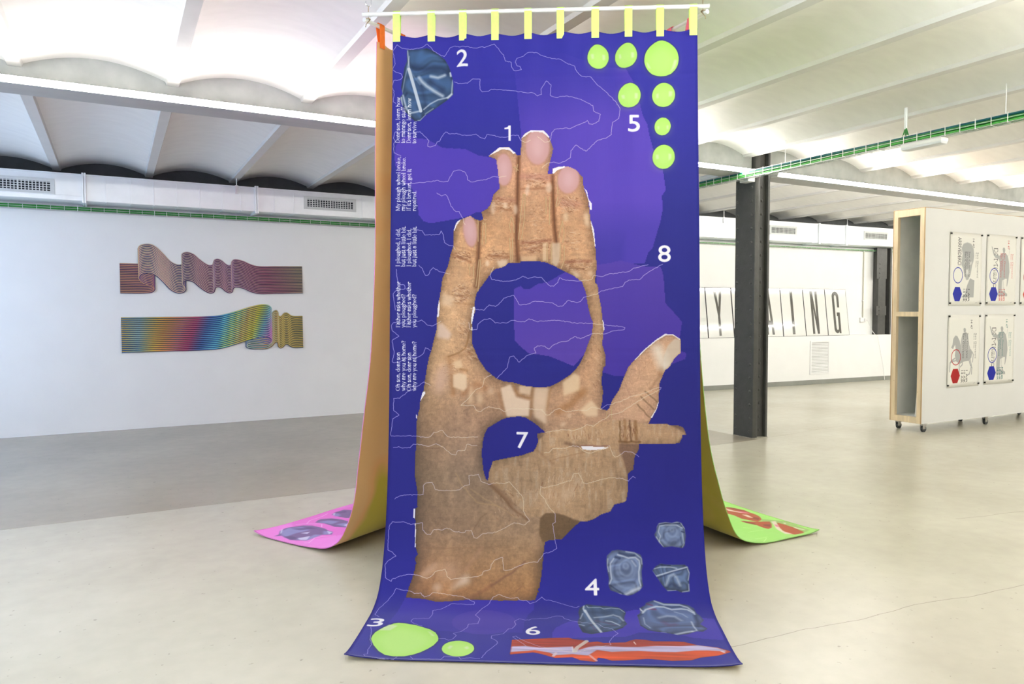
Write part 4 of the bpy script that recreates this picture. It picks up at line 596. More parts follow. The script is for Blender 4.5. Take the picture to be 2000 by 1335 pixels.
D['text'] = [('Dear son, learn how',[.044,.613],[.041,.352],),('to manage stuff.',[.073,.614],[.07,.401],),('Dear son, learn how',[.105,.614],[.102,.355],),('to survive.',[.135,.615],[.134,.484],),('My plough wheel broke,',[.05,.996],[.046,.689],),('my plough wheel broke.',[.079,.996],[.074,.692],),("If it's broken, get it",[.11,.996],[.107,.76],),('repaired.',[.14,.997],[.139,.881],),('I ploughed, I did,',[.053,1.306],[.05,1.091],),('but just a little bit.',[.083,1.306],[.08,1.079],),('I ploughed, I did,',[.114,1.306],[.112,1.094],),('but just a little bit.',[.144,1.306],[.141,1.08],),('Father asks whether',[.057,1.642],[.055,1.388],),('you ploughed?',[.085,1.642],[.084,1.457],),('Father asks whether',[.116,1.642],[.115,1.39],),('you ploughed?',[.146,1.642],[.145,1.458],),('Oh son, dear son',[.058,1.989],[.056,1.777],),('why are you at home?',[.088,1.989],[.086,1.714],),('Oh son, dear son',[.119,1.989],[.117,1.778],),('why are you at home?',[.148,1.989],[.147,1.717],)]
D['patch'] = [([[.266,1.621],[.292,1.618],[.343,1.675],[.329,1.708],[.261,1.697]],.006,[198,186,176],.9,),([[.352,1.831],[.394,1.817],[.406,1.859],[.363,1.865]],.003,[208,190,158],.95,),([[.352,1.901],[.386,1.89],[.428,1.898],[.429,1.968],[.412,1.988],[.353,1.966]],.003,[212,198,172],.97,),([[.321,1.933],[.318,1.946],[.315,1.96],[.31,1.972],[.305,1.983],[.3,1.993],[.294,2.002],[.288,2.008],[.282,2.012],[.276,2.014],[.27,2.015],[.264,2.013],[.26,2.009],[.255,2.002],[.252,1.994],[.249,1.984],[.247,1.973],[.246,1.961],[.246,1.948],[.247,1.934],[.249,1.92],[.252,1.907],[.255,1.893],[.26,1.881],[.265,1.87],[.27,1.86],[.276,1.852],[.282,1.845],[.288,1.841],[.294,1.839],[.3,1.838],[.306,1.841],[.311,1.845],[.315,1.851],[.319,1.859],[.321,1.869],[.323,1.88],[.324,1.892],[.324,1.905],[.323,1.919]],.02,[192,170,158],.8,),([[.443,1.968],[.462,1.954],[.463,2.046],[.435,2.06]],.006,[205,185,155],.85,),([[.516,2.026],[.516,2.031],[.515,2.035],[.514,2.04],[.513,2.044],[.511,2.048],[.509,2.051],[.507,2.053],[.504,2.055],[.502,2.056],[.499,2.057],[.496,2.056],[.494,2.055],[.491,2.053],[.489,2.051],[.487,2.048],[.485,2.044],[.484,2.04],[.483,2.036],[.482,2.031],[.482,2.026],[.482,2.021],[.483,2.017],[.484,2.012],[.485,2.008],[.487,2.005],[.489,2.001],[.491,1.999],[.494,1.997],[.496,1.996],[.499,1.996],[.501,1.996],[.504,1.997],[.506,1.999],[.509,2.001],[.511,2.004],[.512,2.008],[.514,2.012],[.515,2.017],[.515,2.021]],.008,[205,188,160],.8,),([[.577,1.987],[.577,1.99],[.576,1.993],[.575,1.996],[.573,1.998],[.571,2.001],[.569,2.003],[.567,2.004],[.564,2.005],[.561,2.006],[.558,2.006],[.554,2.006],[.551,2.006],[.549,2.004],[.546,2.003],[.544,2.001],[.542,1.998],[.54,1.996],[.539,1.993],[.538,1.99],[.538,1.987],[.538,1.984],[.539,1.981],[.54,1.978],[.542,1.976],[.544,1.973],[.546,1.971],[.549,1.97],[.551,1.968],[.554,1.968],[.557,1.967],[.56,1.968],[.564,1.968],[.566,1.97],[.569,1.971],[.571,1.973],[.573,1.975],[.575,1.978],[.576,1.981],[.577,1.984]],.008,[205,188,165],.7,),([[.613,1.973],[.666,1.95],[.697,2.02],[.772,2.039],[.767,2.122],[.647,2.128],[.63,2.059]],.004,[212,202,184],.95,),([[.714,1.958],[.783,1.958],[.772,2.008],[.717,1.997]],.003,[205,190,165],.95,),([[.797,1.966],[.875,1.966],[.858,2.085],[.864,2.168],[.797,2.127],[.789,2.058]],.006,[204,192,172],.9,),([[.95,1.938],[1.013,1.888],[1.041,1.905],[1.041,1.979],[.955,2.013]],.005,[210,196,166],.95,),([[1.043,2.087],[1.104,2.034],[1.14,2.073],[1.139,2.122],[1.079,2.123]],.005,[210,196,168],.92,),([[.93,2.2],[.93,2.202],[.93,2.204],[.929,2.205],[.928,2.207],[.927,2.208],[.926,2.209],[.924,2.21],[.922,2.211],[.921,2.211],[.919,2.212],[.917,2.212],[.916,2.211],[.914,2.21],[.913,2.209],[.911,2.208],[.91,2.207],[.909,2.206],[.909,2.204],[.908,2.202],[.908,2.201],[.908,2.199],[.909,2.197],[.909,2.196],[.91,2.194],[.911,2.193],[.913,2.192],[.914,2.191],[.916,2.19],[.917,2.19],[.919,2.19],[.921,2.19],[.922,2.19],[.924,2.191],[.926,2.192],[.927,2.193],[.928,2.194],[.929,2.196],[.93,2.197],[.93,2.199]],.006,[215,200,175],.7,),([[.964,2.153],[.965,2.154],[.966,2.156],[.966,2.158],[.966,2.16],[.966,2.162],[.965,2.164],[.965,2.166],[.963,2.168],[.962,2.17],[.96,2.172],[.958,2.174],[.956,2.176],[.954,2.177],[.952,2.178],[.95,2.178],[.947,2.179],[.945,2.179],[.944,2.178],[.942,2.177],[.941,2.176],[.939,2.175],[.939,2.173],[.938,2.172],[.938,2.17],[.938,2.167],[.939,2.165],[.94,2.163],[.941,2.161],[.943,2.159],[.944,2.157],[.946,2.155],[.948,2.154],[.951,2.152],[.953,2.151],[.955,2.151],[.957,2.151],[.959,2.151],[.961,2.151],[.963,2.152]],.006,[215,200,175],.7,),([[.996,2.118],[.996,2.12],[.996,2.122],[.995,2.124],[.994,2.126],[.993,2.127],[.992,2.129],[.99,2.13],[.989,2.131],[.987,2.131],[.985,2.131],[.984,2.131],[.982,2.131],[.98,2.13],[.979,2.129],[.978,2.127],[.976,2.126],[.976,2.124],[.975,2.122],[.975,2.12],[.974,2.118],[.975,2.115],[.975,2.113],[.976,2.111],[.976,2.11],[.978,2.108],[.979,2.107],[.98,2.105],[.982,2.104],[.984,2.104],[.985,2.104],[.987,2.104],[.989,2.104],[.99,2.105],[.992,2.106],[.993,2.108],[.994,2.11],[.995,2.111],[.996,2.113],[.996,2.115]],.006,[215,200,175],.7,),([[.291,1.444],[.359,1.478],[.342,1.528],[.286,1.52]],.008,[205,190,165],.8,),([[.589,1.276],[.648,1.268],[.645,1.302],[.603,1.319]],.005,[205,195,175],.9,),([[.549,1.29],[.549,1.293],[.549,1.295],[.548,1.298],[.547,1.3],[.546,1.302],[.545,1.304],[.543,1.305],[.542,1.306],[.54,1.307],[.538,1.307],[.537,1.307],[.535,1.306],[.533,1.305],[.532,1.304],[.53,1.302],[.529,1.3],[.528,1.298],[.528,1.295],[.527,1.293],[.527,1.29],[.527,1.287],[.527,1.285],[.528,1.282],[.529,1.28],[.53,1.278],[.532,1.276],[.533,1.275],[.535,1.274],[.536,1.273],[.538,1.273],[.54,1.273],[.542,1.274],[.543,1.275],[.545,1.276],[.546,1.278],[.547,1.28],[.548,1.282],[.549,1.285],[.549,1.287]],.004,[210,200,180],.8,),([[.723,1.254],[.807,1.249],[.807,1.28],[.724,1.282]],.004,[210,185,150],.75,),([[.841,1.179],[.863,1.179],[.863,1.278],[.841,1.278]],.002,[205,190,160],.8,),([[.891,1.179],[.938,1.18],[.933,1.278],[.916,1.312],[.891,1.292]],.003,[190,180,160],.9,),([[1.064,1.02],[1.092,1.014],[1.097,1.096],[1.069,1.082]],.006,[212,200,175],.8,),([[.98,1.039],[.98,1.043],[.98,1.046],[.979,1.05],[.978,1.054],[.976,1.057],[.975,1.059],[.973,1.061],[.971,1.063],[.969,1.064],[.966,1.064],[.964,1.064],[.962,1.063],[.96,1.061],[.958,1.059],[.957,1.056],[.955,1.053],[.954,1.05],[.953,1.046],[.953,1.042],[.952,1.038],[.953,1.034],[.953,1.03],[.954,1.027],[.955,1.023],[.957,1.02],[.958,1.018],[.96,1.016],[.962,1.014],[.964,1.013],[.966,1.013],[.969,1.013],[.971,1.014],[.973,1.016],[.975,1.018],[.976,1.02],[.978,1.024],[.979,1.027],[.98,1.031],[.98,1.035]],.006,[205,195,170],.7,),([[.994,1.329],[1.03,1.343],[1.047,1.363],[1.019,1.371]],.006,[205,195,175],.8,),([[1.116,1.349],[1.116,1.351],[1.115,1.353],[1.114,1.355],[1.113,1.357],[1.111,1.359],[1.109,1.36],[1.107,1.361],[1.104,1.362],[1.102,1.363],[1.099,1.363],[1.097,1.363],[1.094,1.362],[1.092,1.361],[1.09,1.36],[1.088,1.359],[1.086,1.357],[1.085,1.355],[1.083,1.353],[1.083,1.351],[1.083,1.349],[1.083,1.347],[1.083,1.345],[1.085,1.343],[1.086,1.341],[1.088,1.339],[1.09,1.338],[1.092,1.336],[1.094,1.336],[1.097,1.335],[1.099,1.335],[1.102,1.335],[1.105,1.336],[1.107,1.337],[1.109,1.338],[1.111,1.339],[1.113,1.341],[1.114,1.343],[1.115,1.345],[1.116,1.347]],.006,[208,190,165],.8,),([[.579,.987],[.579,.992],[.578,.997],[.578,1.002],[.577,1.007],[.576,1.011],[.574,1.014],[.573,1.017],[.571,1.019],[.57,1.02],[.568,1.021],[.566,1.02],[.564,1.019],[.563,1.017],[.561,1.014],[.56,1.01],[.559,1.006],[.558,1.002],[.557,.997],[.556,.992],[.556,.986],[.556,.981],[.557,.976],[.557,.971],[.558,.966],[.559,.962],[.561,.959],[.562,.956],[.564,.954],[.566,.953],[.567,.952],[.569,.953],[.571,.954],[.573,.956],[.574,.959],[.575,.962],[.577,.966],[.578,.971],[.578,.976],[.579,.981]],.005,[205,195,180],.7,),([[.646,.973],[.646,.975],[.646,.977],[.645,.979],[.644,.981],[.643,.983],[.642,.984],[.64,.986],[.639,.986],[.637,.987],[.635,.987],[.633,.987],[.632,.986],[.63,.985],[.629,.984],[.627,.983],[.626,.981],[.625,.979],[.625,.977],[.624,.975],[.624,.973],[.624,.97],[.625,.968],[.625,.966],[.626,.964],[.627,.963],[.628,.961],[.63,.96],[.632,.959],[.633,.959],[.635,.959],[.637,.959],[.639,.959],[.64,.96],[.642,.961],[.643,.963],[.644,.964],[.645,.966],[.646,.968],[.646,.971]],.004,[215,205,185],.75,),([[.703,.993],[.703,.998],[.702,1.002],[.702,1.006],[.701,1.01],[.7,1.014],[.698,1.016],[.697,1.019],[.695,1.02],[.694,1.021],[.692,1.022],[.69,1.021],[.688,1.02],[.687,1.019],[.685,1.016],[.684,1.013],[.683,1.01],[.682,1.006],[.681,1.002],[.681,.998],[.68,.993],[.68,.989],[.681,.984],[.682,.98],[.682,.976],[.684,.973],[.685,.97],[.686,.968],[.688,.966],[.69,.965],[.692,.965],[.693,.965],[.695,.966],[.697,.968],[.698,.97],[.7,.973],[.701,.977],[.702,.98],[.702,.985],[.703,.989]],.005,[205,195,180],.75,),([[.891,.873],[.891,.877],[.89,.881],[.889,.885],[.888,.889],[.886,.893],[.884,.896],[.882,.898],[.879,.9],[.877,.901],[.874,.901],[.871,.901],[.869,.899],[.866,.898],[.864,.895],[.862,.892],[.86,.889],[.859,.885],[.858,.881],[.857,.877],[.857,.872],[.857,.868],[.858,.863],[.859,.859],[.86,.855],[.862,.852],[.864,.849],[.866,.847],[.869,.845],[.871,.844],[.874,.844],[.877,.844],[.879,.845],[.882,.847],[.884,.849],[.886,.852],[.888,.856],[.889,.86],[.89,.864],[.891,.868]],.005,[205,195,180],.7,),([[.767,.887],[.766,.893],[.765,.898],[.763,.903],[.762,.907],[.76,.911],[.758,.914],[.756,.916],[.754,.918],[.752,.919],[.75,.919],[.749,.918],[.747,.917],[.746,.914],[.745,.911],[.744,.908],[.744,.903],[.744,.899],[.744,.894],[.744,.889],[.745,.883],[.746,.878],[.747,.873],[.749,.868],[.75,.864],[.752,.86],[.754,.857],[.756,.854],[.758,.853],[.76,.852],[.762,.852],[.763,.852],[.765,.854],[.766,.856],[.767,.859],[.768,.863],[.768,.867],[.768,.872],[.768,.877],[.768,.882]],.004,[205,200,190],.6,),([[.263,2.955],[.256,2.961],[.249,2.967],[.242,2.971],[.236,2.975],[.229,2.979],[.224,2.981],[.218,2.982],[.214,2.982],[.21,2.982],[.208,2.98],[.206,2.977],[.205,2.974],[.206,2.969],[.207,2.964],[.21,2.959],[.214,2.953],[.218,2.946],[.223,2.94],[.229,2.933],[.236,2.927],[.242,2.921],[.249,2.916],[.256,2.912],[.263,2.908],[.27,2.905],[.276,2.902],[.281,2.901],[.285,2.901],[.289,2.901],[.292,2.903],[.293,2.906],[.294,2.909],[.293,2.914],[.291,2.919],[.288,2.924],[.285,2.93],[.28,2.936],[.275,2.943],[.269,2.949]],.01,[200,175,155],.55,),([[.357,3.055],[.419,2.976],[.46,2.956],[.469,3.005],[.412,3.022]],.012,[205,195,182],.9,),([[.325,3.03],[.325,3.033],[.325,3.037],[.324,3.04],[.322,3.043],[.32,3.046],[.317,3.048],[.314,3.05],[.311,3.052],[.308,3.053],[.304,3.053],[.3,3.053],[.296,3.052],[.293,3.051],[.289,3.049],[.286,3.047],[.283,3.044],[.281,3.041],[.279,3.038],[.278,3.034],[.277,3.031],[.277,3.027],[.278,3.024],[.279,3.02],[.28,3.017],[.282,3.015],[.285,3.012],[.288,3.01],[.291,3.009],[.295,3.008],[.299,3.008],[.303,3.008],[.306,3.009],[.31,3.01],[.313,3.012],[.316,3.014],[.319,3.017],[.321,3.019],[.323,3.023],[.324,3.026]],.01,[195,180,165],.7,),([[.414,2.944],[.414,2.951],[.412,2.959],[.409,2.966],[.405,2.972],[.399,2.978],[.393,2.983],[.385,2.987],[.377,2.99],[.368,2.992],[.359,2.993],[.349,2.993],[.34,2.991],[.332,2.988],[.323,2.984],[.316,2.98],[.309,2.974],[.304,2.967],[.3,2.961],[.297,2.953],[.295,2.946],[.295,2.938],[.297,2.931],[.3,2.924],[.304,2.918],[.31,2.912],[.317,2.907],[.325,2.903],[.333,2.9],[.342,2.898],[.351,2.897],[.361,2.898],[.37,2.899],[.379,2.902],[.387,2.906],[.394,2.91],[.401,2.916],[.406,2.922],[.41,2.929],[.413,2.936]],.03,[190,165,145],.6,),([[.833,2.801],[.832,2.806],[.832,2.811],[.831,2.815],[.829,2.82],[.827,2.823],[.825,2.826],[.822,2.829],[.82,2.831],[.817,2.832],[.814,2.833],[.811,2.832],[.808,2.831],[.805,2.829],[.803,2.827],[.8,2.824],[.798,2.82],[.797,2.816],[.796,2.811],[.795,2.807],[.795,2.802],[.795,2.797],[.795,2.792],[.797,2.787],[.798,2.783],[.8,2.779],[.802,2.776],[.805,2.774],[.807,2.772],[.81,2.77],[.813,2.77],[.816,2.77],[.819,2.772],[.822,2.773],[.825,2.776],[.827,2.779],[.829,2.783],[.83,2.787],[.832,2.791],[.832,2.796]],.02,[180,150,120],.6,),([[1.043,2.502],[1.044,2.51],[1.041,2.518],[1.036,2.527],[1.028,2.536],[1.017,2.545],[1.004,2.554],[.99,2.562],[.973,2.569],[.956,2.576],[.937,2.582],[.918,2.586],[.9,2.589],[.882,2.591],[.865,2.592],[.85,2.591],[.836,2.589],[.824,2.585],[.815,2.581],[.809,2.575],[.806,2.568],[.805,2.56],[.807,2.552],[.813,2.543],[.821,2.534],[.831,2.525],[.844,2.517],[.859,2.509],[.876,2.501],[.893,2.494],[.912,2.489],[.931,2.484],[.949,2.481],[.967,2.479],[.984,2.478],[1,2.479],[1.013,2.481],[1.025,2.485],[1.034,2.49],[1.04,2.496]],.03,[196,172,140],.5,)]
D['strokes'] = [([[.492,1.066],[.487,1.247],[.48,1.417]],.014,[120,75,45],.7,.008,),([[.707,.695],[.703,.965],[.701,1.164],[.707,1.277]],.017,[125,75,40],.8,.009,),([[.894,.81],[.902,1.052],[.916,1.25]],.017,[125,75,40],.8,.009,),([[.343,1.238],[.392,1.261],[.448,1.284]],.011,[150,95,60],.7,.006,),([[.348,1.19],[.462,1.224]],.008,[160,105,75],.5,.006,),([[.722,.879],[.868,.875]],.011,[140,85,55],.6,.006,),([[.729,1.178],[.883,1.165]],.014,[150,90,65],.7,.008,),([[.729,1.212],[.869,1.202]],.008,[150,95,70],.6,.006,),([[.966,1.284],[1.105,1.279]],.014,[150,90,70],.6,.008,),([[.986,1.318],[1.063,1.324]],.008,[120,80,55],.7,.004,),([[.546,1.248],[.653,1.254]],.014,[150,95,60],.7,.007,),([[.559,.929],[.686,.942]],.022,[175,115,95],.5,.012,),([[.559,.986],[.672,.999]],.008,[150,95,60],.6,.006,),([[.728,.808],[.882,.815]],.033,[190,125,115],.5,.014,),([[.939,.953],[1.036,.968]],.039,[185,125,110],.5,.016,),([[.308,1.458],[.449,1.467]],.008,[150,100,60],.5,.006,),([[.336,1.506],[.463,1.515]],.008,[150,100,60],.5,.006,),([[.439,1.669],[.43,1.725],[.416,1.758],[.38,1.781],[.324,1.801]],.008,[140,95,50],.7,.005,),([[.31,1.809],[.464,1.781]],.017,[170,115,70],.4,.012,),([[.332,1.823],[.353,2.005]],.025,[170,110,60],.5,.012,),([[.394,1.87],[.428,1.876]],.014,[170,115,65],.6,.006,),([[.409,2.004],[.479,1.948],[.535,1.976]],.028,[165,105,65],.5,.014,),([[.683,1.953],[.708,2.009],[.772,2.025]],.011,[165,120,75],.8,.004,),([[.791,1.961],[.781,2.086],[.764,2.141]],.019,[160,118,78],.8,.005,),([[.605,2.003],[.633,2.12]],.019,[170,125,90],.7,.006,),([[.883,1.974],[.864,2.085]],.014,[170,125,80],.6,.006,),([[1.063,1.988],[.994,2.057],[.925,2.099]],.039,[160,105,55],.55,.016,),([[1.008,1.933],[1.049,2.001]],.022,[170,120,70],.4,.012,),([[.372,2.433],[.414,2.501],[.485,2.581],[.61,2.606]],.006,[190,155,110],.6,.003,),([[.553,2.485],[.637,2.565],[.678,2.613],[.761,2.671]],.011,[115,80,50],.7,.008,),([[.581,2.499],[.678,2.592]],.028,[135,95,60],.5,.014,),([[.456,2.514],[.61,2.611],[.706,2.663]],.006,[195,160,115],.55,.004,),([[.475,2.728],[.509,2.666],[.541,2.642]],.006,[125,95,70],.5,.004,),([[.448,2.925],[.519,2.819]],.022,[185,140,110],.5,.01,),([[.581,3.016],[.684,2.947],[.75,2.888]],.011,[120,80,65],.6,.006,),([[.477,3.093],[.581,3.016]],.017,[135,85,60],.5,.01,),([[.709,3.045],[.734,3.019]],.006,[120,80,60],.5,.003,),([[.169,2.824],[.355,2.824],[.681,2.811]],.006,[150,110,80],.4,.004,),([[.16,2.303],[.286,2.296]],.006,[110,80,60],.4,.004,),([[.276,3.022],[.283,2.954]],.008,[130,90,65],.4,.006,),([[.883,2.36],[.952,2.34],[1.089,2.309]],.006,[165,120,85],.6,.003,),([[.966,2.266],[1.035,2.282]],.017,[105,75,55],.6,.008,),([[.814,2.306],[.897,2.373]],.011,[135,100,70],.5,.008,),([[1.257,2.149],[1.259,2.247]],.008,[110,75,35],.8,.004,),([[1.309,2.143],[1.317,2.252]],.008,[95,60,30],.8,.004,),([[1.282,2.143],[1.287,2.253]],.017,[150,105,60],.6,.006,),([[1.339,2.148],[1.344,2.241]],.017,[135,92,48],.7,.006,),([[1.254,2.256],[1.363,2.255]],.011,[115,75,35],.8,.004,),([[1.048,2.279],[1.199,2.28]],.008,[140,95,85],.8,.003,),([[1.392,1.986],[1.454,2.041]],.008,[120,95,65],.7,.003,),([[1.37,2.014],[1.438,2.082]],.008,[125,95,65],.7,.003,),([[1.351,2.055],[1.413,2.123]],.008,[125,95,65],.7,.003,),([[1.474,1.903],[1.419,1.972]],.014,[150,110,80],.5,.008,),([[1.477,1.89],[1.491,1.84],[1.502,1.807]],.028,[160,110,70],.7,.012,),([[1.494,1.868],[1.499,1.793],[1.53,1.73]],.006,[150,130,110],.7,.003,),([[1.283,1.931],[1.313,2.014]],.008,[175,130,110],.5,.004,),([[1.425,2.622],[1.425,2.625]],.003,[0,0,0],0,.001,)]
D['light'] = [[[.464,1.054],[.467,1.205]],[[.486,1.054],[.487,1.168]],[[.514,1.06],[.509,1.185]],[[.528,1.066],[.529,1.18]],[[.517,1.049],[.534,1.049]],[[.526,1.077],[.512,1.066]],[[.669,1.033],[.683,1.079],[.684,1.121]],[[.669,1.033],[.658,1.078],[.667,1.121]],[[.658,1.149],[.667,1.291]],[[.675,1.149],[.673,1.282]],[[.734,.914],[.72,1.022],[.709,1.158]],[[.745,.914],[.74,1.036],[.726,1.158]],[[.734,.908],[.745,.914]],[[.437,1.295],[.443,1.354]],[[.462,1.304],[.466,1.374]],[[.493,1.27],[.477,1.416]],[[.502,1.27],[.488,1.45]],[[.947,1.058],[.93,1.151]],[[.947,1.058],[.958,1.123],[.95,1.18]],[[.958,1.194],[.958,1.278],[.941,1.32]],[[.938,1.188],[.936,1.272]],[[.857,.924],[.86,1.018]],[[.88,.924],[.877,1.08]],[[.919,.81],[.924,.91]],[[.924,.924],[.913,.981]],[[.936,.944],[.922,.978]],[[.679,.75],[.705,.773]],[[.702,.741],[.694,.781]],[[1.189,2.07],[1.186,2.133]],[[1.211,2.07],[1.214,2.133]],[[.866,1.185],[.866,1.283]],[[.888,1.185],[.888,1.292]]]
D['fringe'] = [[[.364,1.066],[.373,1.055],[.392,1.046],[.367,1.079],[.355,1.109],[.352,1.104]],[[.54,.693],[.566,.672],[.6,.644],[.655,.643],[.691,.676],[.68,.68],[.659,.66],[.617,.653],[.574,.676]],[[.723,.592],[.74,.57],[.773,.551],[.812,.55],[.846,.551],[.877,.585],[.875,.594],[.841,.563],[.807,.558],[.769,.562],[.74,.585]],[[.896,.767],[.926,.758],[.96,.755],[.964,.763],[.922,.776],[.901,.795],[.894,.792]],[[1.064,.876],[1.083,.893],[1.091,.94],[1.108,.962],[1.108,1],[1.099,1],[1.093,.957],[1.077,.897]],[[1.101,1.051],[1.12,1.11],[1.128,1.195],[1.126,1.212],[1.12,1.165],[1.105,1.081]],[[.272,1.49],[.266,1.528],[.262,1.583],[.271,1.583],[.277,1.52]],[[.461,1.529],[.473,1.529],[.469,1.554],[.457,1.617],[.453,1.63],[.452,1.588]],[[.453,1.638],[.459,1.64],[.457,1.659],[.451,1.655]],[[1.165,1.599],[1.172,1.614],[1.176,1.655],[1.171,1.659],[1.167,1.626]],[[1.583,1.705],[1.545,1.68],[1.5,1.676],[1.452,1.707],[1.389,1.759],[1.335,1.817],[1.339,1.817],[1.393,1.763],[1.455,1.713],[1.504,1.685],[1.543,1.685],[1.577,1.707]],[[.151,2.118],[.157,2.12],[.155,2.14],[.151,2.138]],[[.148,2.624],[.155,2.624],[.156,2.675],[.148,2.671]],[[.158,2.701],[.163,2.701],[.168,2.823],[.164,2.823]],[[1.456,2.053],[1.467,2.036],[1.452,2.084],[1.425,2.132],[1.423,2.122],[1.452,2.075]],[[1.048,2.28],[1.096,2.282],[1.201,2.287],[1.175,2.297],[1.096,2.303],[1.056,2.297]],[[.184,1.996],[.197,1.991],[.201,2],[.18,2.033],[.171,2.048]]]
D['nails'] = [[[.877,.646],[.876,.661],[.874,.676],[.87,.69],[.864,.703],[.858,.715],[.85,.725],[.841,.732],[.832,.738],[.822,.742],[.812,.743],[.802,.741],[.792,.738],[.782,.732],[.774,.724],[.766,.713],[.759,.702],[.754,.689],[.75,.674],[.748,.659],[.747,.644],[.748,.629],[.75,.614],[.754,.6],[.759,.586],[.766,.575],[.773,.565],[.782,.557],[.792,.551],[.801,.548],[.812,.547],[.822,.548],[.832,.552],[.841,.558],[.85,.566],[.858,.576],[.864,.588],[.87,.601],[.874,.615],[.876,.63]],[[1.04,.838],[1.038,.85],[1.034,.862],[1.029,.873],[1.023,.882],[1.015,.891],[1.007,.897],[.999,.903],[.99,.906],[.98,.907],[.971,.907],[.962,.905],[.954,.9],[.946,.894],[.939,.887],[.933,.878],[.928,.868],[.925,.857],[.923,.845],[.923,.833],[.924,.82],[.926,.808],[.93,.797],[.935,.786],[.941,.776],[.948,.768],[.956,.761],[.965,.756],[.974,.752],[.984,.751],[.993,.751],[1.002,.754],[1.01,.758],[1.018,.764],[1.025,.772],[1.031,.781],[1.035,.791],[1.039,.802],[1.041,.814],[1.041,.826]],[[.671,.77],[.67,.784],[.669,.797],[.666,.81],[.663,.822],[.658,.833],[.653,.842],[.647,.849],[.64,.854],[.633,.857],[.626,.858],[.619,.857],[.612,.854],[.606,.848],[.6,.841],[.594,.832],[.589,.821],[.586,.809],[.583,.796],[.581,.782],[.58,.768],[.581,.754],[.583,.741],[.585,.728],[.589,.716],[.593,.706],[.599,.696],[.605,.689],[.611,.684],[.618,.681],[.625,.68],[.632,.681],[.639,.684],[.646,.69],[.652,.697],[.657,.706],[.662,.717],[.666,.729],[.669,.742],[.67,.756]],[[.479,1.107],[.48,1.121],[.48,1.135],[.48,1.147],[.478,1.159],[.475,1.17],[.472,1.18],[.468,1.187],[.463,1.193],[.458,1.197],[.452,1.198],[.447,1.198],[.441,1.195],[.435,1.19],[.429,1.184],[.424,1.175],[.419,1.165],[.415,1.154],[.411,1.141],[.408,1.128],[.406,1.114],[.405,1.101],[.405,1.087],[.406,1.074],[.407,1.062],[.41,1.051],[.413,1.042],[.417,1.034],[.422,1.028],[.427,1.024],[.433,1.023],[.439,1.023],[.445,1.026],[.451,1.031],[.456,1.038],[.462,1.046],[.467,1.056],[.471,1.068],[.474,1.08],[.477,1.093]]]
D['thumbnail'] = [[1.491,1.873],[1.491,1.807],[1.513,1.741],[1.552,1.702],[1.581,1.708],[1.584,1.774],[1.548,1.812],[1.518,1.854]]
D['lobe'] = [[.572,2.365],[.723,2.335],[.793,2.31],[.802,2.295],[.82,2.251],[.864,2.209],[.902,2.2],[.947,2.195],[1.079,2.174],[1.211,2.138],[1.254,2.142],[1.364,2.155],[1.516,2.158],[1.602,2.21],[1.558,2.267],[1.254,2.273],[1.249,2.308],[1.288,2.377],[1.299,2.502],[1.287,2.571],[1.224,2.589],[1.202,2.625],[1.119,2.662],[1.059,2.68],[1.024,2.67],[.959,2.647],[.911,2.635],[.859,2.636],[.829,2.653],[.777,2.658],[.711,2.604],[.649,2.536],[.6,2.506],[.553,2.472],[.55,2.428],[.564,2.393]]
D['darkpiece'] = [[.859,2.636],[.911,2.635],[.959,2.647],[1.007,2.668],[1.042,2.678],[1.02,2.697],[.981,2.736],[.941,2.772],[.877,2.775],[.842,2.788],[.825,2.746],[.829,2.662]]
D['brownpiece'] = [[1.254,2.267],[1.358,2.266],[1.358,2.29],[1.334,2.334],[1.327,2.399],[1.296,2.429],[1.279,2.369],[1.266,2.326],[1.253,2.308]]
D['thumb'] = [[1.465,2.035],[1.468,1.945],[1.499,1.874],[1.524,1.854],[1.585,1.777],[1.583,1.705],[1.545,1.682],[1.504,1.682],[1.455,1.709],[1.335,1.817],[1.302,1.858],[1.277,1.916],[1.252,1.983],[1.219,2.032],[1.186,2.09],[1.211,2.138],[1.359,2.142],[1.407,2.155],[1.456,2.071]]
D['fingers'] = [([[.424,1.076],[.406,1.247],[.364,1.472],[.323,1.641],[.287,1.809]],.13,),([[.628,.706],[.624,.907],[.602,1.078],[.575,1.248]],.15,),([[.812,.607],[.804,.823],[.801,1.051],[.802,1.249]],.16,),([[.975,.796],[1.003,1.025],[1.03,1.194],[1.063,1.363]],.15,),([[1.53,1.752],[1.42,1.917],[1.323,2.083]],.16,),([[.952,2.222],[1.227,2.198],[1.581,2.212]],.09,),([[1.132,1.419],[1.151,1.641],[1.132,1.863],[1.063,2.084]],.09,)]
D['knuckles'] = [([.806,.829],.065,.04,0,60,.55,),([.804,1.193],.085,.045,0,90,.6,),([.986,.968],.06,.05,.5,70,.5,),([1.036,1.301],.07,.035,0,70,.6,),([.621,.964],.06,.045,0,60,.55,),([.594,1.248],.07,.03,0,50,.6,),([.4,1.252],.05,.03,.2,45,.6,),([.393,1.458],.05,.05,.1,90,.5,),([.407,1.641],.04,.05,.6,20,.45,),([.478,1.781],.06,.05,.3,50,.5,),([.338,1.865],.04,.05,.2,18,.45,),([1.303,2.198],.05,.045,1.5,60,.6,),([1.09,2.221],.12,.03,1.4,18,.4,),([.952,2.494],.18,.1,1.8,50,.2,),([.651,2.606],.08,.1,.9,16,.5,),([.813,1.051],.05,.08,0,24,.4,),([1.008,1.166],.05,.06,.1,22,.4,),([1.132,1.808],.03,.2,.8,20,.4,)]
D['gaps'] = [[[.497,1.066],[.493,1.191],[.488,1.304],[.477,1.416]],[[.708,.701],[.702,.85],[.698,1.05],[.695,1.164],[.704,1.277]],[[.894,.81],[.899,.967],[.908,1.109],[.919,1.194]]]
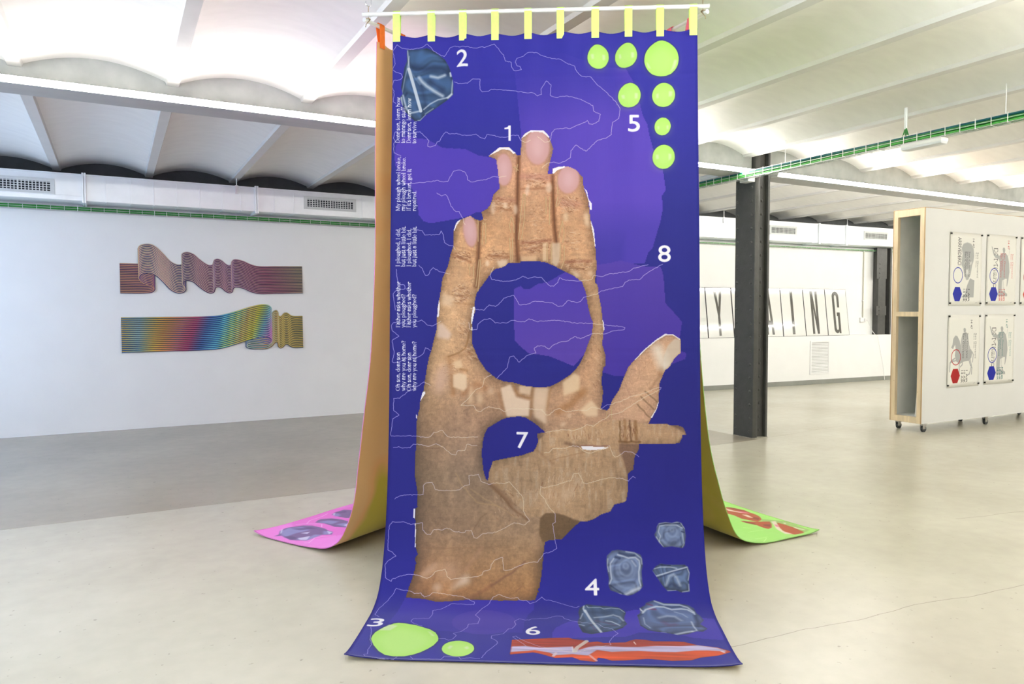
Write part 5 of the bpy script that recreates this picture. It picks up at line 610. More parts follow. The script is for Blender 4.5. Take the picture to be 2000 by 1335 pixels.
D['rib1'] = [[.075,1.744],[.382,1.748],[.435,1.759],[.463,1.788],[.46,1.821],[.437,1.84],[.373,1.856],[.315,1.89],[.29,1.935],[.311,1.978],[.364,2],[.434,1.999],[.493,1.966],[.575,1.882],[.657,1.79],[.741,1.749],[.803,1.759],[.83,1.792],[.822,1.833],[.798,1.866],[.805,1.896],[.855,1.916],[.928,1.895],[1.002,1.831],[1.076,1.775],[1.127,1.753],[1.171,1.763],[1.184,1.797],[1.198,1.828],[1.236,1.839],[1.281,1.819],[1.331,1.775],[1.37,1.758],[1.403,1.768],[1.412,1.807],[1.436,1.835],[1.476,1.838],[1.554,1.82],[1.646,1.779],[1.74,1.755],[1.984,1.759],[2.341,1.768]]
D['rib2'] = [[.076,.994],[.32,.996],[.557,.998],[.8,.999],[1.05,1.003],[1.241,1.016],[1.437,1.067],[1.596,1.119],[1.703,1.149],[1.798,1.164],[1.873,1.156],[1.909,1.12],[1.899,1.077],[1.837,1.06],[1.729,1.078],[1.635,1.083],[1.584,1.063],[1.578,1.026],[1.634,1.003],[1.728,.997],[1.836,.998],[1.905,1.028],[1.954,1.079],[1.981,1.087],[1.999,1.061],[2.004,1.021],[2.028,1],[2.063,1.017],[2.091,1.047],[2.126,1.049],[2.175,1.014],[2.224,1.002],[2.338,1.003]]
D['prof'] = [(1.092,3.043,),(1.062,2.66,),(.97,1.8,),(.886,.8,),(.815,.4,),(.735,.185,),(.66,.085,),(.6,.042,),(.5,.014,),(.34,.008,),(0,.008,)]
D['left_print'] = [([[1.36,3.705],[1.188,3.707],[.995,3.691],[.775,3.612],[1.266,3.123],[1.364,3.158],[1.532,3.248],[1.649,3.319]],(228,104,200,),.6,.02,),([[1.653,3.533],[1.609,3.537],[1.551,3.594],[1.485,3.614],[1.431,3.591],[1.381,3.561],[1.351,3.5],[1.352,3.377],[1.371,3.315],[1.368,3.28],[1.416,3.239],[1.461,3.293],[1.524,3.291],[1.596,3.278],[1.629,3.343],[1.645,3.38],[1.614,3.502]],(118,92,140,),1,.004,),([[1.287,3.543],[1.233,3.574],[1.203,3.577],[1.148,3.526],[1.129,3.445],[1.139,3.362],[1.145,3.243],[1.195,3.194],[1.254,3.286],[1.285,3.351],[1.27,3.468]],(118,92,140,),1,.004,),([[1.076,3.603],[1.022,3.624],[.938,3.621],[.907,3.555],[.906,3.481],[1.016,3.372],[1.083,3.448],[1.088,3.517]],(118,92,140,),1,.004,),([[1.561,3.581],[1.475,3.598],[1.41,3.528],[1.428,3.434],[1.525,3.465],[1.614,3.459],[1.609,3.508]],(142,146,196,),.9,.02,),([[1.588,3.391],[1.56,3.319],[1.479,3.335],[1.458,3.289],[1.596,3.278],[1.619,3.341]],(142,146,196,),.9,.02,),([[1.392,3.348],[1.372,3.287],[1.413,3.249],[1.448,3.287]],(142,146,196,),.9,.02,),([[1.273,3.537],[1.2,3.506],[1.178,3.422],[1.254,3.412]],(142,146,196,),.9,.02,),([[1.241,3.391],[1.181,3.362],[1.156,3.26],[1.242,3.284]],(142,146,196,),.9,.02,),([[1.08,3.591],[1.027,3.596],[1.053,3.531],[1.099,3.534]],(142,146,196,),.9,.02,),([[1.537,3.603],[1.507,3.617],[1.577,3.547],[1.593,3.542]],(214,214,236,),.85,.008,),([[1.594,3.371],[1.516,3.335],[1.586,3.29],[1.609,3.325]],(214,214,236,),.85,.008,),([[1.379,3.327],[1.373,3.274],[1.421,3.261]],(214,214,236,),.85,.008,),([[1.223,3.332],[1.182,3.332],[1.228,3.277]],(214,214,236,),.85,.008,),([[1.059,3.611],[1.027,3.614],[1.094,3.561]],(214,214,236,),.85,.008,),([[1.509,3.441],[1.451,3.409],[1.494,3.388]],(214,214,236,),.85,.008,),([[1.48,3.576],[1.383,3.486],[1.379,3.419],[1.465,3.492]],(84,62,112,),.7,.015,),([[1.583,3.439],[1.588,3.363],[1.634,3.378],[1.624,3.475]],(84,62,112,),.7,.015,),([[1.219,3.552],[1.147,3.49],[1.152,3.449]],(84,62,112,),.7,.015,),([[1.035,3.609],[.95,3.586],[.978,3.557]],(84,62,112,),.7,.015,)]
D['left_lines'] = [([[1.08,3.644],[1.156,3.622],[1.264,3.621],[1.338,3.574]],.006,(244,190,236,),.9,.003,),([[1.391,3.623],[1.338,3.574],[1.292,3.471],[1.34,3.419]],.006,(244,190,236,),.9,.003,),([[1.624,3.226],[1.532,3.276],[1.485,3.259],[1.425,3.195]],.006,(244,190,236,),.9,.003,),([[1.639,3.249],[1.627,3.23]],.006,(244,190,236,),.9,.003,)]
D['right_print'] = [([[.414,3.579],[.348,3.634],[.281,3.692],[.051,3.659],[.032,3.599],[.267,3.579],[.345,3.533]],(150,176,108,),.8,.01,),([[.764,3.58],[.739,3.609],[.687,3.627],[.637,3.644],[.572,3.633],[.503,3.63],[.454,3.613],[.411,3.585],[.387,3.558],[.374,3.512],[.401,3.495],[.475,3.46],[.566,3.471],[.61,3.461],[.634,3.452]],(176,78,42,),1,.004,),([[.441,3.417],[.404,3.454],[.367,3.525],[.335,3.587],[.281,3.55],[.224,3.49],[.212,3.446],[.251,3.437],[.318,3.443],[.417,3.41]],(176,78,42,),1,.004,),([[.295,3.612],[.245,3.62],[.157,3.62],[.041,3.597],[.029,3.572],[.033,3.501],[.059,3.481],[.105,3.488],[.188,3.527]],(176,78,42,),1,.004,),([[.745,3.556],[.66,3.561],[.587,3.583],[.545,3.607],[.601,3.557],[.68,3.521]],(232,214,204,),.9,.004,),([[.552,3.535],[.534,3.57],[.448,3.549],[.479,3.528]],(232,214,204,),.9,.004,),([[.331,3.596],[.322,3.631],[.212,3.547],[.133,3.499],[.042,3.499],[.079,3.459],[.187,3.495],[.25,3.542]],(232,214,204,),.9,.004,),([[.269,3.645],[.252,3.66],[.239,3.633]],(232,214,204,),.9,.004,),([[.17,3.628],[.078,3.64],[.063,3.635],[.125,3.616]],(232,214,204,),.9,.004,),([[.657,3.565],[.617,3.605],[.545,3.626],[.57,3.578]],(226,110,150,),.8,.006,),([[.273,3.567],[.249,3.579],[.201,3.535],[.234,3.538]],(226,110,150,),.8,.006,),([[.762,3.585],[.715,3.614],[.587,3.622],[.614,3.609],[.71,3.583]],(132,50,34,),.8,.006,),([[.474,3.574],[.429,3.587],[.396,3.541],[.44,3.528]],(132,50,34,),.8,.006,),([[.309,3.497],[.286,3.542],[.239,3.494],[.283,3.477]],(132,50,34,),.8,.006,),([[.433,3.432],[.346,3.459],[.318,3.443],[.388,3.413]],(132,50,34,),.8,.006,)]
D['right_lines'] = [([[.218,3.269],[.216,3.371],[.2,3.385]],.004,(206,240,160,),.8,.003,),([[.08,3.191],[.086,3.303]],.004,(206,240,160,),.8,.003,),([[.014,3.199],[.067,3.278]],.004,(206,240,160,),.8,.003,),([[.314,3.315],[.277,3.352]],.004,(206,240,160,),.8,.003,)]

BW = 1.6865; PROFILE = D['prof']

FINGERS = D['fingers']; KNUCKLES = D['knuckles']
def paint_front():
    p = Print(BW, BL, 700, (48, 44, 152)); H, W = p.H, p.W; uv = p.res
    tt = np.linspace(0, BL, H)[:, None]; uu = np.linspace(0, BW, W)[None, :]
    def ramp_t(stops): return np.stack([np.interp(tt[:, 0], [s[0] for s in stops], [s[1][k] for s in stops]) for k in range(3)], 1)[:, None, :]/255
    col = ramp_t([(0, (50, 46, 150)), (.5, (43, 41, 138)), (1.0, (34, 36, 122)), (2.2, (31, 31, 118)), (3.0, (33, 31, 128)), (3.7, (36, 33, 136))])  # blue print; lighter top and floor end paint in how light falls
    p.a[:] = col*(1+.05*(fbm(H, W, 3)-.5)[..., None])
    tone = fbm(H, W, 2, 3)
    def purple(key, c0, c1, t0, t1, al=1.0):
        reg = p.polymask(D[key], 0, 3); 
        if reg is None: return
        x0, x1, y0, y1, m = reg
        k = np.clip((tt[y0:y1]-t0)/(t1-t0), 0, 1)[..., None]; c = (np.array(c0)*(1-k)+np.array(c1)*k)/255
        q = (m*al)[..., None]; p.a[y0:y1, x0:x1] = p.a[y0:y1, x0:x1]*(1-q)+(c*np.ones((1, x1-x0, 1)))*q
    blue = (50, 46, 150)
    reg = p.polymask(D['pur2'], 0, 3); x0, x1, y0, y1, m = reg
    f = np.interp(tt[y0:y1, 0], [.05, .22, .5, .95, 1.22], [.0, .25, .95, 1, .55])[:, None]*np.interp(uu[0, x0:x1], [.7, .95, 1.2], [.75, .95, 1])[None, :]
    f = np.maximum(f, np.interp(uu[0, x0:x1], [1.15, 1.3], [0, .75])[None, :]*np.ones((y1-y0, 1))*np.interp(tt[y0:y1, 0], [.1, .16], [0, 1])[:, None])
    q = (m*f)[..., None]; p.a[y0:y1, x0:x1] = p.a[y0:y1, x0:x1]*(1-q)+np.array((90, 66, 166))/255*q
    purple('pur1', (80, 58, 160), (78, 56, 156), .5, 1.0)
    purple('pur4', (72, 52, 150), (90, 64, 152), 1.3, 1.8)
    purple('pur3', (88, 62, 152), (72, 50, 146), 1.2, 1.8, .95)
    purple('pur5', (56, 42, 152), (52, 40, 142), 3.0, 3.6, .8)
    purple('pur6', (76, 54, 150), (72, 52, 150), 3.0, 3.6, .7)
    purple('pur7', (72, 52, 164), (66, 48, 156), 3.1, 3.6, .8)
    p.a[..., 2] *= 1.14
    # ---- the photographed hand
    sk = Print(BW, BL, 700, (190, 148, 108))
    base = ramp_t([(.5, (230, 182, 156)), (.75, (212, 158, 124)), (1.1, (206, 154, 112)), (1.5, (204, 158, 114)), (1.9, (200, 156, 116)), (2.15, (178, 140, 108)), (2.45, (158, 130, 104)), (2.75, (166, 132, 104)), (3.05, (172, 124, 84))])
    n1 = fbm(H, W, 7, 4); n2 = fbm(H, W, 60, 3, 1.6, .7); n3 = fbm(H, W, 240, 2)
    sk.a[:] = base*(1+.26*(n1-.5)+.16*(n2-.5)+.13*(n3-.5))[..., None]
    sk.a[..., 0] *= 1+.06*(fbm(H, W, 4, 2)-.5); sk.a[..., 2] *= 1+.18*(fbm(H, W, 5, 2)-.5)
    hx = p.polymask(D['hand'], 0, 3); x0, x1, y0, y1, hm = hx
    hm = hm.copy()
    for k in ('vent_shade1', 'vent_shade2'):
        a0, a1, b0, b1, m = p.polymask(D[k], 0, 3); hm[b0-y0:b1-y0, a0-x0:a1-x0] *= 1-m
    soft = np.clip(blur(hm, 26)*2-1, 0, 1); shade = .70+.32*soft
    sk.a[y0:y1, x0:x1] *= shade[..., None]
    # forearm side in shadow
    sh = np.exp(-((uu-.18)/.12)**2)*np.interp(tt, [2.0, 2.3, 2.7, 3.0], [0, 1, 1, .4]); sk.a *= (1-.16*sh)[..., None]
    m = sk.polymask(D['thumb'], .01); sk.blend(m, (214, 168, 136), .7)
    sk.poly(D['lobe'], (204, 164, 122), .65, .004)
    reg = sk.polymask(D['lobe'], .004)
    if reg:
        a0, a1, b0, b1, mm = reg; hatch = fbm(H, W, 150, 2, 1.5, .45)[b0:b1, a0:a1]
        k = (mm*np.clip((hatch-.55)*5, 0, 1)*.35)[..., None]; sk.a[b0:b1, a0:a1] = sk.a[b0:b1, a0:a1]*(1-k)+np.array((214, 194, 172))/255*k
        k = (mm*np.clip((.42-hatch)*5, 0, 1)*.3)[..., None]; sk.a[b0:b1, a0:a1] *= 1-k*.3
    sk.poly(D['darkpiece'], (112, 86, 56), .85, .004); sk.poly(D['brownpiece'], (140, 104, 80), .8, .003)
    # fine net of skin lines, embossed
    wet = np.interp(tt, [.55, .8, 1.7, 2.1, 2.3], [.5, 1, 1, .75, .6])
    for cells, amp, ax_, ay_ in ((230, .05, .8, 1.0), (380, .08, 1.4, .7), (90, .05, .45, 1.5)):
        rn = fbm(H, W, cells, 2, ax_, ay_); sk.a *= (1+wet*amp*(-np.exp(-((rn-.47)/.05)**2)+1.0*np.exp(-((rn-.60)/.05)**2)))[..., None]
    big = fbm(H, W, 9, 2, 1.4, 1); sk.a *= (1+.22*(big-.5))[..., None]
    # wet creases on the fingers
    wr = fbm(H, W, 90, 3, .7, 1.6)
    fing = np.interp(tt, [.7, .95, 1.7, 2.0], [.0, 1, 1, 0]); k = (np.clip((wr-.62)*6, 0, 1)*.16*fing)[..., None]
    sk.a[:] = sk.a*(1-k)+np.array((226, 196, 158))/255*k
    k = (np.clip((.36-wr)*6, 0, 1)*.10*fing)[..., None]; sk.a[:] = sk.a*(1-k)+np.array((160, 108, 70))/255*k
    # rounding of the fingers: lighter along the middle of each
    for axis, w in FINGERS: sk.stroke(axis, w*.25, (222, 182, 142), .40, w*.7)
    for gap in D['gaps']: sk.stroke(gap, .012, (104, 60, 32), .75, .030); sk.stroke(gap, .006, (70, 40, 24), .6, .008)
    # folded skin over the knuckles
    rr = random.Random(11)
    for (cu, ct), ru, rt, tilt, nn, dk in KNUCKLES:
        for _ in range(nn*2):
            a = rr.uniform(0, 2*PI); q = math.sqrt(rr.random()); x = cu+ru*q*math.cos(a); y = ct+rt*q*math.sin(a); l = rr.uniform(.005, .020)*(1.3-q); b_ = rr.uniform(-.004, .004)
            th = tilt+rr.uniform(-.35, .35); dx, dy = math.cos(th)*l, math.sin(th)*l
            c = (122, 74, 46) if rr.random() < dk else (232, 200, 172)
            sk.stroke([(x-dx, y-dy), (x, y+b_), (x+dx, y+dy)], rr.uniform(.0014, .0034), c, rr.uniform(.3, .65), .0030)
    for pts, w, c, al, fe in D['strokes']:
        if al: sk.stroke(jag(pts, .02, .003), w, c, al*.8, fe*1.6)
    for q, fe, c, al in D['patch']: sk.poly(q, tuple(min(255, v*g_) for v, g_ in zip(c, (1.15, 1.07, 1.03))), al*.9, fe*1.5)
    for q in D['light']:
        sk.stroke(jag(q, .015, .002), .0075, (176, 128, 78), .6, .003); sk.stroke(jag(q, .015, .0015), .0034, (216, 196, 156), .8, .003)
    for q in D['nails']:
        c = np.mean(q, 0); sk.poly([tuple(c+(np.array(v)-c)*1.07) for v in q], (170, 108, 96), .45, .008); sk.poly(q, (212, 164, 164), .92, .006)
        sk.poly([tuple(c+(np.array(v)-c)*(.5, .6)) for v in q], (222, 180, 182), .7, .02)
    sk.poly(D['thumbnail'], (216, 196, 174), .92, .004)
    c = np.mean(D['thumbnail'], 0); sk.stroke([(c[0]-.075, c[1]-.02), (c[0]-.045, c[1]+.055)], .06, (240, 228, 212), .8, .05)
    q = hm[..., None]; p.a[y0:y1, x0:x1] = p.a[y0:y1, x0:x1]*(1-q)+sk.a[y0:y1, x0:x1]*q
    for f in D['fringe']: p.poly(f, (252, 248, 255), .97, 0, 2)
    # ---- silver blobs
    for sv in D['silver']:
        reg = p.polymask(sv['p'], .002); a0, a1, b0, b1, m = reg
        lay = Print(BW, BL, 700, sv['c']) if False else None
        back = p.a[b0:b1, a0:a1].copy(); c = (np.array(sv['c'], np.float32)*1.06+12)/255
        yy = np.linspace(0, 1, b1-b0)[:, None]; nn = blur(rng.random((b1-b0, a1-a0)).astype(np.float32), 14)
        fl = fbm(b1-b0, a1-a0, 2.2, 2); bands = np.sin(fl*26)
        p.a[b0:b1, a0:a1] = c*(1.0-.14*yy+.9*(nn-.5)+.10*bands+.06*np.sin(fl*50+1))[..., None]
        edge = np.clip(1-blur(m, 9)*1.0, 0, 1)*m; p.a[b0:b1, a0:a1] *= (1-.75*edge)[..., None]
        if sv['r']:
            (cu, ct), ru, rt = sv['r']
            for k, (fr, cc, al) in enumerate(((1.0, (150, 166, 196), .6), (.82, (66, 80, 112), .55), (.62, (132, 148, 182), .6), (.45, (160, 174, 204), .7), (.30, (72, 86, 120), .55), (.16, (168, 180, 206), .75))):
                el = [(cu+ru*fr*math.cos(v), ct+rt*fr*math.sin(v)-.006*k) for v in np.linspace(0, 2*PI, 40)]
                p.stroke(el, .010*(.6+.4*fr), cc, al*.7, .012)
        for q, w, al, fe in sv['k']: p.stroke(q, w, (22, 34, 70), al, fe*1.8)
        for q, w, al, fe in sv.get('m', []) or []: p.stroke(q, w, (112, 52, 92), al, fe*1.8)
        for q, w, al, fe in sv['w']: p.stroke(q, w*1.1, (214, 220, 232), al, fe*1.8)
        k = m[..., None]; p.a[b0:b1, a0:a1] = back*(1-k)+p.a[b0:b1, a0:a1]*k
    # ---- lime drops
    for d in D['dots']+[D['bigdot']]:
        q = np.array(d); c = q.mean(0); p.poly([tuple(c+(v-c)*1.06+(0, .002)) for v in q], (22, 28, 84), .55, .006)
        p.poly(d, (182, 238, 104), 1, 0)
        p.poly([tuple(c+(v-c)*.80+(0, (q[:, 1].max()-c[1])*.12)) for v in q], (206, 248, 146), .6, .03)
    for d in D['dothi']: p.poly(d, (222, 240, 190), .8, .003)
    # ---- red and white paint smear
    reg = p.polymask(D['rib_all'], 0); x0, x1, y0, y1, m = reg
    st = fbm(H, W, 300, 2, .05, 1)[y0:y1, x0:x1]
    layer = p.a.copy(); layer[y0:y1, x0:x1] = np.array((172, 58, 34))/255*(.8+.45*st)[..., None]; p.blend(reg, layer)
    for key, c in (('rib_w', (196, 186, 222)), ('rib_o', (222, 84, 28))):
        rg = p.polymask(D[key], .003); layer[y0:y1, x0:x1] = np.array(c)/255*(.82+.36*st)[..., None]; p.blend(rg, layer)
    for q, w, c in D['rib_det']: p.stroke(q, w, c, .9, .003)
    # ---- bitmap lines, numbers, words
    for q in D['lines']:
        reg = p.strokemask(jag(q, .008, .0024), .0026, .0014); x0, x1, y0, y1, m = reg
        under = p.a[y0:y1, x0:x1]; lum = under.mean(-1, keepdims=True); c = np.array((206, 198, 250))/255*(1-np.clip((lum-.35)*4, 0, 1))+np.array((240, 222, 190))/255*np.clip((lum-.35)*4, 0, 1)
        k = (m*.9)[..., None]; p.a[y0:y1, x0:x1] = under*(1-k)+c*k
    for ch, b in D['digits']:
        if ch == '1': p.poly([(b[0]+(b[2]-b[0])*x, b[1]+(b[3]-b[1])*y) for x, y in ((0, .15), (.30, .13), (.55, .08), (.64, 0), (1, 0), (1, 1), (.64, 1), (.64, .23), (0, .25))], (255, 252, 255))
        else: sans(p, ch, *b, (255, 252, 255), bold=1)
    for s, p0, p1 in D['text']: serif(p, s, p0, p1, .0152)
    return p.image('front_banner_print')

# ================================================================ THE THREE HANGING BANNERS
def dense(P, n=40):
    P = np.array(P, float); Q = np.vstack([2*P[0]-P[1], P, 2*P[-1]-P[-2]]); out = []
    for i in range(1, len(Q)-2):
        p0, p1, p2, p3 = Q[i-1:i+3]
        t0 = 0; t1 = t0+np.linalg.norm(p1-p0)**.5; t2 = t1+np.linalg.norm(p2-p1)**.5; t3 = t2+np.linalg.norm(p3-p2)**.5
        t = np.linspace(t1, t2, n, endpoint=False)[:, None]
        A1 = (t1-t)/(t1-t0)*p0+(t-t0)/(t1-t0)*p1; A2 = (t2-t)/(t2-t1)*p1+(t-t1)/(t2-t1)*p2; A3 = (t3-t)/(t3-t2)*p2+(t-t2)/(t3-t2)*p3
        B1 = (t2-t)/(t2-t0)*A1+(t-t0)/(t2-t0)*A2; B2 = (t3-t)/(t3-t1)*A2+(t-t1)/(t3-t1)*A3
        out.append((t2-t)/(t2-t1)*B1+(t-t1)/(t2-t1)*B2)
    out.append(P[-1:]); return np.vstack(out)
DP = dense(PROFILE); DP[:, 1] = np.maximum(DP[:, 1], .006)
AL = np.concatenate([[0], np.cumsum(np.linalg.norm(np.diff(DP, axis=0), axis=1))]); BL = float(AL[-1])

def banner(name, label, hem_left, d, prof, shift, face, lining, loop, loops_u, rod_s, rod_z, seed):
    d = np.array([d[0], d[1], 0.]); d /= np.linalg.norm(d); n = np.array([-d[1], d[0], 0.])
    O = np.array([hem_left[0], hem_left[1], 0.]); r2 = np.random.default_rng(seed)
    t = thing(name, label, 'banner', tuple(O + d*BW/2 + n*.4))
    nc, nr = 96, 300
    DP = dense(prof); DP[:, 1] = np.maximum(DP[:, 1], .006); AL = np.concatenate([[0], np.cumsum(np.linalg.norm(np.diff(DP, axis=0), axis=1))]); BLk = float(AL[-1])
    ts = np.linspace(0, BLk, nr+1); us = np.linspace(0, BW, nc+1)
    s = np.interp(ts, AL, DP[:, 0]); z = np.interp(ts, AL, DP[:, 1])
    U, T = np.meshgrid(us, ts); S = np.repeat(s[:, None], nc+1, 1); Z = np.repeat(z[:, None], nc+1, 1)
    g = Z/3.043
    sag = np.zeros_like(us); k = np.array(sorted(loops_u))
    for a, c in zip(k, k[1:]): 
        m = (us > a) & (us < c); sag[m] = np.sin((us[m]-a)/(c-a)*PI)**1.3*.013
    Z = Z - sag[None, :]*np.exp(-T/.18)
    ph = r2.random(6)*6.28; hang = np.clip((Z-.05)/.5, 0, 1)
    rip = .0055*np.sin(U*34+ph[0])*np.exp(-T/.7) + .0045*np.sin(U*13+ph[1]+T*.25)*hang + .003*np.sin(U*21+ph[2]-T*.5)*hang + .0015*np.sin(U*55+ph[3])*np.exp(-T/.35)
    for tc, ln in ((1.775, 0), (1.835, .0), (2.735, .15), (.25, 0)): rip = rip - .0022*np.exp(-((T-tc-.004*np.sin(U*3+tc))/.006)**2)*hang
    edge = np.minimum(U, BW-U); rip = rip + .006*np.exp(-edge/.05)*np.sin(T*2.2+ph[4])*hang
    flat = 1-hang
    Z = Z + flat*np.clip(.0025*np.sin(U*9+ph[5])*np.sin(T*11)+.001, 0, 1)
    for uc in (0, BW): Z = Z + .020*np.exp(-(np.abs(U-uc)/.10+(BLk-T)/.06))
    S = S - rip
    P = O[None, None] + d*(U+shift*g)[..., None] + n*S[..., None]; P[..., 2] = Z + .003
    du = np.gradient(P, axis=1); dt = np.gradient(P, axis=0); N_ = np.cross(du, dt); N_ /= np.linalg.norm(N_, axis=-1, keepdims=True)
    if np.sum(N_[5, 5]*n) < 0: N_ = -N_           # towards the inside of the tent
    Q = P + N_*.004; Q[..., 2] = np.maximum(Q[..., 2], .0015)
    def grid(nm, G, m, rim=None):
        V = G.reshape(-1, 3); i = np.arange((nr+1)*(nc+1)).reshape(nr+1, nc+1)
        F = np.stack([i[:-1, :-1], i[1:, :-1], i[1:, 1:], i[:-1, 1:]], -1).reshape(-1, 4)
        uvs = np.stack([(U/BW).ravel(), ((BLk-T)/BL).ravel()], 1)
        if rim is not None:
            b = np.concatenate([i[0, :], i[1:, -1], i[-1, -2::-1], i[-2:0:-1, 0]]); off = len(V); V = np.vstack([V, rim.reshape(-1, 3)[b]])
            uvs = np.vstack([uvs, uvs[b]]); q = np.arange(len(b)); F = np.vstack([F, np.stack([b, off+q, off+(q+1) % len(b), np.roll(b, -1)], -1)])
        me = bpy.data.meshes.new(nm); me.from_pydata(V.tolist(), [], F.tolist()); uvl = me.uv_layers.new(name='UVMap')
        uvl.data.foreach_set('uv', uvs[F.ravel()].astype(np.float32).ravel()); me.polygons.foreach_set('use_smooth', np.ones(len(F), bool))
        o = link(nm, me, m, t); o.matrix_parent_inverse = Matrix.Translation(t.location).inverted(); return o
    grid('printed_cloth', P, face, Q); lo = grid('lining', Q, lining)
    lo['label'] = 'plain reverse side in orange and olive tones'
    # ribbon loops over the rod: front strand up, over, back strand down
    for u in loops_u:
        bm = bmesh.new(); ci = int(np.clip(round(u/BW*nc), 0, nc)); s0 = S[0, ci]; z0 = Z[0, ci]; R_ = .0145
        def path(off):
            r = R_+off; pts = [(s0-.004-off, z0-.035), (s0-.004-off, z0), (rod_s-r, rod_z-.005)]
            pts += [(rod_s-r*math.cos(a), rod_z+r*math.sin(a)) for a in np.linspace(.1, PI-.1, 9)]
            return pts + [(rod_s+r, rod_z-.005), (s0+.010+off, z0), (s0+.010+off, z0-.03)]
        A, B = path(.0), path(.0016)
        rows = []
        for e in (-.0205, .0205):
            uu = u+shift+e
            rows.append([[bm.verts.new(Vector(O + d*uu + n*q[0] + np.array([0, 0, q[1]]))) for q in pth] for pth in (A, B)])
        (a0, b0), (a1, b1) = rows; m = len(A)
        for k_ in range(m-1):
            bm.faces.new((a0[k_], a0[k_+1], a1[k_+1], a1[k_])); bm.faces.new((b0[k_], b0[k_+1], b1[k_+1], b1[k_]))
            bm.faces.new((a0[k_], a0[k_+1], b0[k_+1], b0[k_])); bm.faces.new((a1[k_], a1[k_+1], b1[k_+1], b1[k_]))
        bm.faces.new((a0[0], a1[0], b1[0], b0[0])); bm.faces.new((a0[-1], a1[-1], b1[-1], b0[-1]))
        o = obj('hanging_loop', bm, loop, t); o.matrix_parent_inverse = Matrix.Translation(t.location).inverted()
    return t
def lining_material(name, a, b, c, sc_=2.2, pos=(.45, .62)):
    m = bpy.data.materials.new(name); m.use_nodes = True; nt = m.node_tree; bs = nt.nodes['Principled BSDF']; L = nt.links
    tc = nt.nodes.new('ShaderNodeTexCoord'); mp = nt.nodes.new('ShaderNodeMapping'); mp.inputs['Scale'].default_value = (1.7, 3.7, 1); L.new(tc.outputs['UV'], mp.inputs['Vector'])
    n = nt.nodes.new('ShaderNodeTexNoise'); n.inputs['Scale'].default_value = sc_; n.inputs['Detail'].default_value = 2; L.new(mp.outputs['Vector'], n.inputs['Vector'])
    r = nt.nodes.new('ShaderNodeValToRGB'); e = r.color_ramp.elements; e.new(.5)
    for k, (p, cc) in enumerate(((pos[0], a), (sum(pos)/2, b), (pos[1], c))): e[k].position = p; e[k].color = (*cc, 1)
    sp = nt.nodes.new('ShaderNodeSeparateXYZ'); L.new(tc.outputs['UV'], sp.inputs[0])
    g1 = nt.nodes.new('ShaderNodeMath'); g1.operation = 'MULTIPLY_ADD'; L.new(sp.outputs[1], g1.inputs[0]); g1.inputs[1].default_value = -.28; g1.inputs[2].default_value = .17
    g2 = nt.nodes.new('ShaderNodeMath'); g2.operation = 'ADD'; L.new(n.outputs['Fac'], g2.inputs[0]); L.new(g1.outputs[0], g2.inputs[1])
    L.new(g2.outputs[0], r.inputs['Fac']); L.new(r.outputs['Color'], bs.inputs['Base Color'])
    bs.inputs['Roughness'].default_value = .6; bs.inputs['Specular IOR Level'].default_value = .25; bs.inputs['Sheen Weight'].default_value = .2
    return m
FRONT = print_material('front_banner_cloth', paint_front(), .60)
PROFILE_LEFT = [(1.131, 3.043), (1.122, 2.41), (1.113, 1.82), (1.067, 1.22), (1.02, .92), (.973, .61), (.93, .342), (.869, .193), (.807, .101), (.74, .055), (.672, .03), (.5, .01), (.34, .008), (0, .008)]
PROFILE_RIGHT = [(1.266, 3.043), (1.251, 2.674), (1.214, 2.193), (1.175, 1.816), (1.125, 1.40), (1.042, .909), (.983, .655), (.915, .458), (.832, .255), (.738, .092), (.66, .045), (.487, .01), (.3, .008), (0, .008)]
DF = (.851, -.5250); lu = [.022, .217, .394, .574, .758, .937, 1.129, 1.311, 1.484, 1.664]
banner('banner', 'ultramarine blue banner printed with a large hand, hung nearest the viewer', (.837, 3.055), DF, PROFILE, 0, FRONT,
       lining_material('ochre_lining', (.6, .36, .12), (.62, .38, .14), (.6, .46, .09)), M['lime'], lu, 1.097, 3.166, 3)
# left banner, pink print outward, and right banner, lime print outward: only their floor ends show
def paint_side(which):
    p = Print(BW, BL, 400, (240, 132, 222) if which == 'left' else (164, 222, 116))
    p.a *= (1+.06*(fbm(p.H, p.W, 3)-.5))[..., None]
    for poly, c, al, fe in D[which+'_print']: p.poly(poly, c, al, fe*.5)
    for q, w, c, al, fe in D[which+'_lines']: p.stroke(q, w, c, al, fe)
    return p.image(which+'_banner_print')
lu2 = [.03 + k*(BW-.06)/9 for k in range(10)]
DLft = (-.8805, -.4741); HL = (.793+.8805*BW, 5.091+.4741*BW)
banner('banner', 'banner with pink printed face and orange reverse curling out to the left', HL, DLft, PROFILE_LEFT, -.035, print_material('pink_banner_cloth', paint_side('left'), .8),
       lining_material('orange_lining', (.78, .47, .21), (.78, .42, .17), (.54, .44, .05), 1.6, (.52, .66)), M['orange'], lu2, 1.127, 3.140, 5)
DRgt = (.0297, .9996)
banner('banner', 'banner with lime printed face and olive reverse curling out to the right', (4.138, 3.286), DRgt, PROFILE_RIGHT, -.155, print_material('lime_banner_cloth', paint_side('right'), .9),
       lining_material('olive_lining', (.62, .45, .16), (.54, .44, .09), (.47, .43, .05), 2.2, (.36, .55)), M['pink'], lu2, 1.240, 3.140, 8)
CA, CB_, CC = Vector((1.268, 4.072, 0)), Vector((2.895, 3.068, 0)), Vector((2.951, 4.978, 0))
